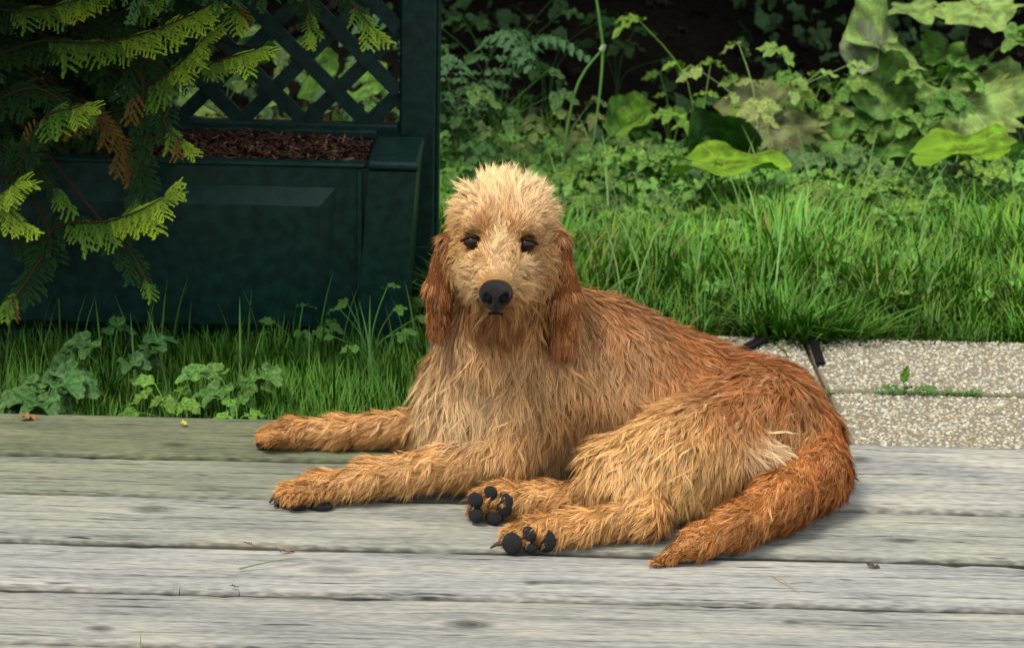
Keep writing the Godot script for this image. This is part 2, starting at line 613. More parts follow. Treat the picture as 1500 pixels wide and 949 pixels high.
# ---------------------------------------------------------------- leaves
# kinds: 0 ovate toothed, 1 round butterbur, 2 lobed, 3 heart shaped; the stalk joins at the origin and the blade runs along +Y, its face towards +Z
func leaf_shape(kind: int, l: float, w: float, cup: float, droop: float, sd: int, rings := 4, ragged := 0.0) -> Shape:
	var g := RandomNumberGenerator.new()
	g.seed = sd
	var b := []
	var mid := Vector2(0, l * 0.45)
	if kind == 0 or kind == 3:
		var n := 14
		for side in [1, -1]:
			for i in n:
				var t := float(i) / n if side == 1 else 1.0 - float(i) / n
				var prof := pow(sin(PI * pow(t, 0.72)), 0.85) if kind == 0 else pow(sin(PI * pow(t, 0.5)), 0.9)
				var tooth := 1.0 - 0.10 * float(i % 2) * (1.0 if t > 0.1 and t < 0.97 else 0.0)
				b.append(Vector2(side * w * 0.5 * prof * tooth, l * (t - (0.1 * sin(PI * minf(t * 4.0, 1.0)) if kind == 3 else 0.0))))
	else:
		var n := 44 if kind == 1 else 40
		mid = Vector2(0, l * (0.12 if kind == 1 else 0.2))
		for i in n:
			var a := -PI + TAU * (i + 0.5) / n
			var r := 1.0
			if kind == 1:
				r = 0.98 + 0.05 * cos(a * 7.0) + 0.03 * float(i % 2) - 0.55 * exp(-pow((PI - absf(a)) / 0.32, 2.0))
			else:
				r = (0.58 + 0.42 * pow(absf(cos(a * 2.0 + 0.0)), 0.7) + 0.07 * float(i % 2)) * (1.0 if absf(a) < 2.4 else 0.35)
			r *= 1.0 - ragged * maxf(0.0, g.randf() - 0.45)
			var p := Vector2(sin(a) * w * 0.56 * r, mid.y + cos(a) * l * (0.62 if kind == 1 else 0.72) * r)
			b.append(p)
	var s := Shape.new()
	var m := b.size()
	var ph := g.randf() * TAU
	for k in rings + 1:
		var f := float(k) / rings
		for i in m + 1:
			var e: Vector2 = b[i % m]
			var sp := Vector2(0, clampf(e.y * 0.9, 0.0, l * 0.95)) if kind == 0 or kind == 3 else mid
			var q := sp.lerp(e, f)
			var rr := q.distance_to(mid) / l
			var z := cup * absf(q.x) * 0.9 + cup * 0.4 * rr * rr * l - droop * pow(maxf(q.y, 0.0) / l, 2.0) * l
			z += sin(atan2(q.x, q.y - mid.y) * 5.0 + ph) * 0.10 * l * f * f * (0.5 + cup)
			z += g.randf_range(-0.008, 0.008) * l
			s.v.append(Vector3(q.x, q.y, z))
			s.n.append(Vector3.ZERO)
			s.c.append(Color.WHITE)
			s.uv.append(Vector2(0.5 + q.x / w * 0.8, clampf(q.y / l * 0.86 + 0.03, 0.0, 1.0)))
	for k in rings:
		for i in m:
			var p := k * (m + 1) + i
			var q := p + m + 1
			for t in ([[p, q, q + 1], [p, q + 1, p + 1]] if kind != 0 and kind != 3 else [[p, q + 1, q], [p, p + 1, q + 1]]):
				var nn := (s.v[t[1]] - s.v[t[0]]).cross(s.v[t[2]] - s.v[t[0]])
				if nn.z < 0:
					nn = -nn
					t = [t[0], t[2], t[1]]
				for x in t: s.n[x] += nn
				s.ix.append_array(PackedInt32Array([t[0], t[2], t[1]]))
	for i in s.n.size(): s.n[i] = s.n[i].normalized() if s.n[i].length() > 0 else Vector3(0, 0, 1)
	return s


func tinted(m: Mesh, k: Color) -> ArrayMesh:          # the same mesh with every vertex in one leaf colour
	var a := m.surface_get_arrays(0)
	var c := PackedColorArray()
	c.resize(a[Mesh.ARRAY_VERTEX].size())
	c.fill(k)
	a[Mesh.ARRAY_COLOR] = c
	var o := ArrayMesh.new()
	o.add_surface_from_arrays(Mesh.PRIMITIVE_TRIANGLES, a)
	return o


# ---------------------------------------------------------------- unseen hedge added to shade the bank
func make_hedge() -> void:
	var cluster := Shape.new()
	for k in 9:
		var lf := leaf_shape(0, rf(0.06, 0.09), rf(0.035, 0.05), 0.15, 0.3, k, 1)
		cluster.add(lf, Transform3D(facing(rv(1.0) + Vector3(0, -0.2, 0.2), Vector3(0, 1, 0) + rv(0.6)), rv(0.075)), Color(rf(0.8, 1.1), 1, rf(0.7, 1.0)))
	var cm := cluster.mesh()
	var texts := ["unseen broad shrub added to shade the bank at its left end, behind the trellis", "unseen shrub added to shade the bank behind the dog's head", "unseen shrub added to shade the bank in the middle of the row", "unseen shrub added to shade the bank above the big round leaves", "unseen shrub added to shade the bank at its right end"]
	for k in 5:
		var cx := -3.5 + k * 1.75
		var at := Vector3(cx, ground_y(cx, -6.9), -6.9)
		var t := thing("added_shade_shrub", texts[k], "shrub", at, "added shrubs in a row that shade the bank")
		for j in 5:
			var s := Shape.new()
			var e := Vector3(rf(-0.9, 0.9), rf(0.9, 1.9), rf(-0.7, 1.0))
			s.tube(smooth_path([Vector3(rf(-0.15, 0.15), -0.05, rf(-0.15, 0.15)), e * 0.45 + rv(0.1), e], 4), rf(0.02, 0.035), 0.006, Color(0.035, 0.027, 0.02), Color(0.04, 0.032, 0.02))
			put("stem", s.mesh(), M.bark, t)
		var places := []
		var tints := []
		for i in 3400:
			var p := Vector3(rf(-1, 1), rf(-1, 1), rf(-1, 1))
			if p.length() > 1.0: continue
			p = p.normalized() * pow(p.length(), 0.45)
			p = Vector3(p.x * 1.25, 1.05 + p.y * 1.1, p.z * 1.75 + 0.2)
			var low := 0.10 + 0.2 * absf(sin(p.x * 3.0 + k)) + clampf(p.z - 0.6, 0.0, 2.0) * 0.28
			if p.y < low: continue
			places.append(Transform3D(Basis.from_euler(rv(3.1)).scaled(Vector3.ONE * rf(0.9, 1.5)), p))
			var g := rf(0.7, 1.2)
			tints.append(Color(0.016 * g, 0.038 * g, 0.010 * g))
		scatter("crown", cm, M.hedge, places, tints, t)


# ---------------------------------------------------------------- planter with trellis
func make_planter() -> void:
	var t := thing("trellis_planter", "dark green planter box with a lattice trellis, half hidden by conifer branches", "planter", Vector3(-0.9, -0.075, -3.6))
	var o := -t.position
	var bx := func(called: String, lo: Vector3, hi: Vector3, e: float, parent: Node) -> Node:
		var s := Shape.new()
		s.box(lo + o, hi + o, e)
		return put(called, s.mesh(), M.paint, parent)
	var zf := -3.47
	var zb := -3.75
	# side walls lean in towards the foot
	var wall := func(called: String, top_a: Vector3, top_b: Vector3, th: Vector3, foot_a: Vector3, foot_b: Vector3) -> Node:
		var s := Shape.new()
		s.hexa([foot_a + o, foot_b + o, foot_b + th + o, foot_a + th + o, top_a + o, top_b + o, top_b + th + o, top_a + th + o])
		return put(called, s.mesh(), M.paint, t)
	var front: Node = wall.call("front_panel", Vector3(-1.62, 0.288, zf), Vector3(-0.262, 0.288, zf), Vector3(0, 0, -0.02), Vector3(-1.6, -0.075, zf - 0.012), Vector3(-0.29, -0.075, zf - 0.012))
	wall.call("back_panel", Vector3(-1.62, 0.288, zb + 0.02), Vector3(-0.26, 0.288, zb + 0.02), Vector3(0, 0, -0.02), Vector3(-1.6, -0.075, zb + 0.03), Vector3(-0.28, -0.075, zb + 0.03))
	wall.call("side_panel", Vector3(-0.208, 0.287, zf - 0.03), Vector3(-0.178, 0.287, zf - 0.03), Vector3(0, 0, zb - zf + 0.06), Vector3(-0.232, -0.075, zf - 0.04), Vector3(-0.2, -0.075, zf - 0.04))
	wall.call("side_panel", Vector3(-1.75, 0.287, zf - 0.03), Vector3(-1.72, 0.287, zf - 0.03), Vector3(0, 0, zb - zf + 0.06), Vector3(-1.73, -0.075, zf - 0.04), Vector3(-1.7, -0.075, zf - 0.04))
	# raised field of the front with its sloping border
	var s1 := Shape.new()
	var A := [Vector3(-1.55, 0.252, zf), Vector3(-0.322, 0.252, zf), Vector3(-0.348, -0.03, zf - 0.01), Vector3(-1.53, -0.03, zf - 0.01)]
	var B := [Vector3(-1.52, 0.222, zf + 0.022), Vector3(-0.349, 0.222, zf + 0.022), Vector3(-0.368, -0.005, zf + 0.013), Vector3(-1.5, -0.005, zf + 0.013)]
	for k in 4:
		var q: int = (k + 1) % 4
		s1.quad(A[q] + o, A[k] + o, B[k] + o, B[q] + o)
	s1.quad(B[3] + o, B[2] + o, B[1] + o, B[0] + o)
	put("raised_field", s1.mesh(), M.paint, front)
	# corner posts, each with a cap
	for side in [1, -1]:
		var xo: float = -0.262 if side == 1 else -1.705
		var xi: float = -0.176 if side == 1 else -1.62
		var ln: float = -0.027 * side
		var s := Shape.new()
		s.hexa([Vector3(xo + ln, -0.075, zf + 0.002) + o, Vector3(xi + ln, -0.075, zf + 0.002) + o, Vector3(xi + ln, -0.075, zf - 0.05) + o, Vector3(xo + ln, -0.075, zf - 0.05) + o, Vector3(xo, 0.286, zf + 0.012) + o, Vector3(xi, 0.286, zf + 0.012) + o, Vector3(xi, 0.286, zf - 0.05) + o, Vector3(xo, 0.286, zf - 0.05) + o])
		put("corner_post", s.mesh(), M.paint, t)
		var c := Shape.new()
		c.box(Vector3(xo - 0.003, 0.2885, zb + 0.06) + o, Vector3(xi + 0.003, 0.304, zf + 0.016) + o, 0.005)
		put("side_cap", c.mesh(), M.paint, t)
	bx.call("front_rim", Vector3(-1.618, 0.289, zf - 0.026), Vector3(-0.268, 0.297, zf + 0.006), 0.003, t)
	bx.call("back_rim", Vector3(-1.618, 0.289, zb - 0.004), Vector3(-0.268, 0.305, zb + 0.026), 0.003, t)
	# groove between front panel and post
	bx.call("corner_strip", Vector3(-0.284, 0.0, zf - 0.02), Vector3(-0.2735, 0.287, zf + 0.004), 0.002, t)
	# trellis behind the box
	var tz := -3.775
	var tr := Node3D.new()
	tr.name = "trellis"
	t.add_child(tr, true)
	bx.call("trellis_post", Vector3(-0.226, -0.075, tz - 0.035), Vector3(-0.156, 1.35, tz + 0.018), 0.005, tr)
	bx.call("trellis_post", Vector3(-1.72, -0.075, tz - 0.035), Vector3(-1.65, 1.35, tz + 0.018), 0.005, tr)
	bx.call("trellis_edge", Vector3(-0.1555, -0.075, tz - 0.026), Vector3(-0.1485, 1.34, tz + 0.01), 0.002, tr)
	bx.call("trellis_rail", Vector3(-1.648, 0.282, tz - 0.02), Vector3(-0.228, 0.311, tz + 0.016), 0.003, tr)
	bx.call("trellis_rail", Vector3(-1.648, 1.3, tz - 0.02), Vector3(-0.228, 1.34, tz + 0.016), 0.003, tr)
	var lo := Vector2(-1.648, 0.312)
	var hi := Vector2(-0.228, 1.299)
	for dirn in [1, -1]:
		var k := -20.0
		while k < 30.0:
			# centre line x = x0 + dirn * (y - lo.y)
			var x0: float = hi.x - 0.06 - k * 0.122 if dirn == -1 else lo.x + 0.02 + k * 0.122
			k += 1.0
			var a := Vector2(x0, lo.y)
			var b := Vector2(x0 + dirn * (hi.y - lo.y), hi.y)
			for e in 2:
				var p := a if e == 0 else b
				var q := b if e == 0 else a
				var cl := clampf(p.x, lo.x, hi.x)
				if cl != p.x and (q.x - p.x) * (cl - p.x) > 0:
					p = p + (q - p) * ((cl - p.x) / (q.x - p.x))
				if e == 0: a = p
				else: b = p
			if minf(a.x, b.x) < lo.x - 0.002 or maxf(a.x, b.x) > hi.x + 0.002 or a.distance_to(b) < 0.03: continue
			var d := (b - a).normalized()
			var nn := Vector2(-d.y, d.x) * 0.0135
			var z0: float = tz - 0.009 if dirn == 1 else tz + 0.001
			var z1 := z0 + 0.0098
			var s := Shape.new()
			var c4 := [a - nn, b - nn, b + nn, a + nn]
			var h8 := []
			for zz in [z0, z1]:
				for c in c4: h8.append(Vector3(c.x, c.y, zz) + o)
			s.hexa(h8)
			put("slat", s.mesh(), M.paint, tr)
	# bark mulch lying in the box
	var sl := Shape.new()
	sl.grid(40, 8, func(u: float, v: float) -> Vector3:
		var x := lerpf(-1.6, -0.27, u)
		var z := lerpf(zf - 0.024, zb + 0.024, v)
		return Vector3(x, 0.262 + sin(x * 9.0) * 0.008 + v * 0.018 + sin(x * 23.0 + z * 31.0) * 0.004, z))
	var so := put("planter_soil", sl.mesh(), M.soil)
	tag(so, "dark soil filling the green planter box under the bark mulch", "soil", "", "stuff")
	var chip := Shape.new()
	chip.box(Vector3(-0.5, -0.06, -0.16), Vector3(0.5, 0.06, 0.16), 0.05)
	var pl := []
	var ti := []
	for i in 6500:
		var x := rf(-1.58, -0.275)
		var v := rng.randf()
		var z := lerpf(zf - 0.03, zb + 0.03, v)
		pl.append(Transform3D(Basis.from_euler(Vector3(rf(-0.5, 0.5), rf(0, TAU), rf(-0.5, 0.5))).scaled(Vector3(rf(0.35, 1), rf(0.5, 1.2), rf(0.5, 1.5)) * rf(0.008, 0.027)), Vector3(x, 0.268 + v * 0.018 + sin(x * 9.0) * 0.008 + rf(0, 0.012), z)))
		var g := rf(0.25, 1.2) if i % 9 > 0 else rf(1.6, 3.0)
		ti.append(Color(0.075 * g, 0.038 * g, 0.024 * g))
	var mu := scatter("bark_mulch", chip.mesh(), M.bark, pl, ti)
	tag(mu, "reddish brown bark chips covering the planter soil", "bark mulch", "", "stuff")


# ---------------------------------------------------------------- conifer with flat scaly sprays
func spray_shape(sd: int, tip: Color, inner: Color) -> Shape:
	var g := RandomNumberGenerator.new()
	g.seed = sd
	var s := Shape.new()
	var strip := func(a: Vector3, d: Vector3, l: float, w: float, f0: float, f1: float) -> void:
		var side := d.cross(Vector3(0, 0, 1)).normalized() * w
		var m := a + d * l * 0.55 + Vector3(0, 0, -l * 0.06)
		var e := a + d * l + Vector3(0, 0, -l * 0.2)
		var up := Vector3(0, 0, w * 0.55)
		var i := s.v.size()
		for p in [a - side * 0.7, a + up, a + side * 0.7, m - side, m + up, m + side, e]: s.v.append(p)
		for q in [-side, Vector3.ZERO, side, -side, Vector3.ZERO, side, Vector3.ZERO]: s.n.append((Vector3(0, 0, 1) + q.normalized() * 0.7 if q != Vector3.ZERO else Vector3(0, 0, 1)).normalized())
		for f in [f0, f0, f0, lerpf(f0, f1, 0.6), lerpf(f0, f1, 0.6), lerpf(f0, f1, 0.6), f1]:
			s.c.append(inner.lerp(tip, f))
			s.uv.append(Vector2(f, f))
		for tr in [[0, 3, 4], [0, 4, 1], [1, 4, 5], [1, 5, 2], [3, 6, 4], [4, 6, 5]]: s.ix.append_array(PackedInt32Array([tr[0] + i, tr[1] + i, tr[2] + i]))
	var l := 0.072
	var bend := g.randf_range(-0.25, 0.25)
	var pos := func(t: float) -> Vector3: return Vector3(bend * t * t * l, t * l, -0.25 * t * t * l)
	var n := 9
	for k in n:
		var t := (k + 0.4) / n
		var p: Vector3 = pos.call(t)
		var q: Vector3 = pos.call(minf(t + 0.14, 1.08))
		strip.call(p, (q - p).normalized(), l * 0.15, 0.0017, t * 0.6, t * 0.6 + 0.15)
		var sd2 := 1.0 if k % 2 == 0 else -1.0
		var bl := l * (0.50 * sin(PI * (0.16 + 0.74 * t)) + 0.06) * g.randf_range(0.8, 1.15)
		var ang := g.randf_range(0.6, 0.85) * sd2
		var dir := Vector3(sin(ang), cos(ang), -0.15).normalized()
		var m := int(bl / 0.0055) + 1
		for j in m:
			var u := float(j) / m
			var pp := p + dir * bl * u + Vector3(0, 0, -bl * 0.25 * u * u)
			var f := clampf(t * 0.45 + u * 0.65, 0, 1)
			strip.call(pp, dir.rotated(Vector3(0, 0, 1), g.randf_range(-0.15, 0.15)), bl / m * 1.5, 0.0015, f, minf(f + 0.2, 1.0))
			if j < m - 0 and bl > 0.012:
				for e in [1, -1]:
					if g.randf() < 0.85: strip.call(pp + dir * bl / m * 0.5, dir.rotated(Vector3(0, 0, 1), e * g.randf_range(0.55, 0.85)), g.randf_range(0.006, 0.011) * (1.0 - 0.4 * u), 0.0014, f, minf(f + 0.3, 1.0))
	return s


func make_conifer() -> void:
	var t := thing("scale_leaf_conifer", "conifer with drooping flat green sprays hanging over the planter at the left edge", "conifer", Vector3(-1.12, 0.27, -3.62))
	var o := -t.position
	var bark := Color(0.016, 0.011, 0.008)
	var tr := Shape.new()
	tr.tube(smooth_path([Vector3(-1.12, 0.24, -3.62) + o, Vector3(-1.1, 0.9, -3.6) + o, Vector3(-1.06, 1.9, -3.6) + o], 5), 0.035, 0.012, bark, bark, 8)
	put("trunk", tr.mesh(), M.bark, t)
	var tones := [[Color(0.32, 0.45, 0.03), Color(0.06, 0.13, 0.018)], [Color(0.14, 0.26, 0.024), Color(0.02, 0.06, 0.014)], [Color(0.024, 0.06, 0.014), Color(0.008, 0.021, 0.008)], [Color(0.17, 0.10, 0.02), Color(0.08, 0.05, 0.015)]]  # dark third pair puts the inner shade into the colour; bright tips are new growth
	var sprays := []
	for k in 4:
		var row := []
		for j in 3: row.append(spray_shape(40 + k * 3 + j, tones[k][0], tones[k][1]).mesh())
		sprays.append(row)
	# the branches that hang out towards the deck: [tone, spray size, points]
	var list := [
		[0, 0.95, [Vector3(-0.931, 0.487, -3.450), Vector3(-0.825, 0.513, -3.413), Vector3(-0.711, 0.519, -3.375), Vector3(-0.604, 0.552, -3.337), Vector3(-0.523, 0.592, -3.300)]],
		[0, 0.9, [Vector3(-0.913, 0.577, -3.400), Vector3(-0.807, 0.578, -3.350), Vector3(-0.703, 0.612, -3.300)]],
		[1, 0.9, [Vector3(-0.762, 0.533, -3.450), Vector3(-0.684, 0.567, -3.425), Vector3(-0.626, 0.599, -3.400)]],
		[0, 0.9, [Vector3(-0.742, 0.373, -3.500), Vector3(-0.656, 0.429, -3.440), Vector3(-0.584, 0.482, -3.380), Vector3(-0.527, 0.540, -3.320)]],
		[0, 0.85, [Vector3(-0.594, 0.467, -3.400), Vector3(-0.509, 0.497, -3.350), Vector3(-0.442, 0.523, -3.300)]],
		[1, 1.0, [Vector3(-0.905, 0.262, -3.420), Vector3(-0.841, 0.353, -3.373), Vector3(-0.799, 0.401, -3.327), Vector3(-0.732, 0.426, -3.280)]],
		[2, 1.05, [Vector3(-0.672, 0.474, -3.420), Vector3(-0.655, 0.387, -3.407), Vector3(-0.654, 0.304, -3.393), Vector3(-0.663, 0.234, -3.380)]],
		[1, 0.85, [Vector3(-0.625, 0.427, -3.420), Vector3(-0.611, 0.381, -3.380), Vector3(-0.572, 0.356, -3.340)]],
		[0, 0.9, [Vector3(-0.942, 0.234, -3.350), Vector3(-0.892, 0.259, -3.300), Vector3(-0.843, 0.298, -3.250)]],
		[0, 0.8, [Vector3(-0.941, 0.253, -3.350), Vector3(-0.881, 0.248, -3.300), Vector3(-0.835, 0.231, -3.250)]],
		[0, 1.05, [Vector3(-0.887, 0.162, -3.400), Vector3(-0.781, 0.202, -3.365), Vector3(-0.713, 0.214, -3.330), Vector3(-0.647, 0.242, -3.295), Vector3(-0.593, 0.278, -3.260)]],
		[2, 0.9, [Vector3(-0.718, 0.208, -3.350), Vector3(-0.667, 0.162, -3.325), Vector3(-0.634, 0.118, -3.300)]],
		[2, 1.0, [Vector3(-0.821, 0.187, -3.380), Vector3(-0.836, 0.129, -3.340), Vector3(-0.869, 0.078, -3.300)]],
		[3, 0.95, [Vector3(-0.791, 0.400, -3.450), Vector3(-0.723, 0.374, -3.435), Vector3(-0.686, 0.304, -3.420)]],
		[1, 0.9, [Vector3(-0.359, 0.618, -3.600), Vector3(-0.302, 0.568, -3.575), Vector3(-0.263, 0.529, -3.550)]],
		[1, 0.8, [Vector3(-0.409, 0.605, -3.600), Vector3(-0.382, 0.566, -3.575), Vector3(-0.372, 0.521, -3.550)]],
		[1, 0.8, [Vector3(-0.541, 0.614, -3.500), Vector3(-0.502, 0.589, -3.475), Vector3(-0.487, 0.563, -3.450)]],
		[2, 0.9, [Vector3(-0.95, 0.40, -3.46), Vector3(-0.84, 0.43, -3.42), Vector3(-0.76, 0.39, -3.39)]],
		[2, 0.9, [Vector3(-0.93, 0.33, -3.46), Vector3(-0.86, 0.31, -3.42), Vector3(-0.80, 0.25, -3.38)]],
	]
	for b in list:
		var pts: Array = smooth_path(b[2], 8)
		var p0: Vector3 = b[2][0]
		var root := Vector3(-1.1, clampf(p0.y + 0.12, 0.5, 1.2), -3.6)
		var stem := Shape.new()
		var sp := []
		var full := smooth_path([root, root.lerp(p0, 0.5) + Vector3(0, 0.03, 0)] + b[2], 5)
		for p in full: sp.append(p + o)
		stem.tube(sp, 0.0042, 0.001, bark, Color(0.06, 0.032, 0.016), 5)
		var bo := put("branch", stem.mesh(), M.bark, t)
		var length := 0.0
		for i in pts.size() - 1: length += pts[i].distance_to(pts[i + 1])
		var n := int(length / 0.0115) + 2
		for k in n + 1:
			var f := float(k) / n
			var x := f * (pts.size() - 1)
			var i := mini(int(x), pts.size() - 2)
			var p: Vector3 = pts[i].lerp(pts[i + 1], x - i)
			var tan: Vector3 = (pts[i + 1] - pts[i]).normalized()
			var side := tan.cross(Vector3(0.1, 0.75, 0.65)).normalized()
			var sgn := 1.0 if k % 2 == 0 else -1.0
			var d := tan * rf(0.6, 1.0) + side * sgn * rf(0.4, 0.75) + Vector3(0, rf(-0.75, -0.25), rf(0.0, 0.3))
			if k == n: d = tan + Vector3(0, -0.1, 0)
			var face := Vector3(0, 0.75, 0.75) + side * sgn * 0.25 + rv(0.3)
			var tone: int = b[0]
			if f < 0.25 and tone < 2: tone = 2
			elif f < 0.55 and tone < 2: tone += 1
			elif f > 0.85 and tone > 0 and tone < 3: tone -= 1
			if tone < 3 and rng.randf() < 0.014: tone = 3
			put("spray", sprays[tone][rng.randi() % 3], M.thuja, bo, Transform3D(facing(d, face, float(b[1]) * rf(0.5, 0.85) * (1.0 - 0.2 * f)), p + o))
	# inner foliage, and an unseen upper crown added to shade it
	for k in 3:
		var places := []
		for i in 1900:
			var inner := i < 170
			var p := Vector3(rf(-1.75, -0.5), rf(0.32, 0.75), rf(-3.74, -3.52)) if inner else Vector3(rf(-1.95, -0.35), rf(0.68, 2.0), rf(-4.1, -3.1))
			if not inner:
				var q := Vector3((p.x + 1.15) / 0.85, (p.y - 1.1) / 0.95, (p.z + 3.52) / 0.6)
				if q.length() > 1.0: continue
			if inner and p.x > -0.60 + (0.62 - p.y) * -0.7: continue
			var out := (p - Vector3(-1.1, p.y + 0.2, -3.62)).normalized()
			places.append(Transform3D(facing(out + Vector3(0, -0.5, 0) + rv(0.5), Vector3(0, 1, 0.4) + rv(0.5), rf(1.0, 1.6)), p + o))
		scatter("inner_and_shading_foliage", sprays[2][k], M.thuja, places, [], t)
	for k in 12:
		var s := Shape.new()
		var a := Vector3(-1.1, rf(0.4, 1.0), -3.62)
		var e := Vector3(rf(-0.9, -0.45), a.y + rf(-0.15, 0.1), rf(-3.72, -3.42))
		s.tube(smooth_path([a + o, a.lerp(e, 0.5) + Vector3(0, 0.03, 0) + o, e + o], 4), 0.006, 0.0015, bark, bark, 5)
		put("twig", s.mesh(), M.bark, t)


# ---------------------------------------------------------------- grass
func tuft_mesh(n: int, hgt: float, spread: float, lean: float, w: float, sd: int) -> ArrayMesh:
	var g := RandomNumberGenerator.new()
	g.seed = sd
	var s := Shape.new()
	for k in n:
		var a := g.randf() * TAU
		var out := Vector3(cos(a), 0, sin(a))
		var p := out * spread * sqrt(g.randf())
		a = a + g.randf_range(-0.9, 0.9)
		out = Vector3(cos(a), 0, sin(a))
		var h := hgt * g.randf_range(0.5, 1.1)
		var bend := lean * g.randf_range(0.3, 1.5)
		var side := out.cross(Vector3.UP) * w * g.randf_range(0.7, 1.25) * 0.5
		var tone := g.randf_range(0.75, 1.2)
		var i0 := s.v.size()
		for j in 5:
			var t := j / 4.0
			var q := p + Vector3.UP * h * (t - 0.28 * bend * t * t * t) + out * h * bend * (0.25 * t + 0.6 * t * t)
			var ww := (1.0 - pow(t, 2.2)) * 0.95 + 0.05
			var tn := (Vector3.UP * (0.45 + 0.4 * t) - out * 0.5).normalized()
			s.v.append(q - side * ww)
			s.v.append(q + side * ww)
			s.n.append((tn - side.normalized() * 0.4).normalized())
			s.n.append((tn + side.normalized() * 0.4).normalized())
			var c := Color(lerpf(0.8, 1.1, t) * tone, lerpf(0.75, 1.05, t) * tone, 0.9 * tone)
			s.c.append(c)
			s.c.append(c)
			s.uv.append(Vector2(0, t))
			s.uv.append(Vector2(1, t))
		for j in 4:
			var q := i0 + j * 2
			s.ix.append_array(PackedInt32Array([q, q + 3, q + 1, q, q + 2, q + 3]))
	return s.mesh()


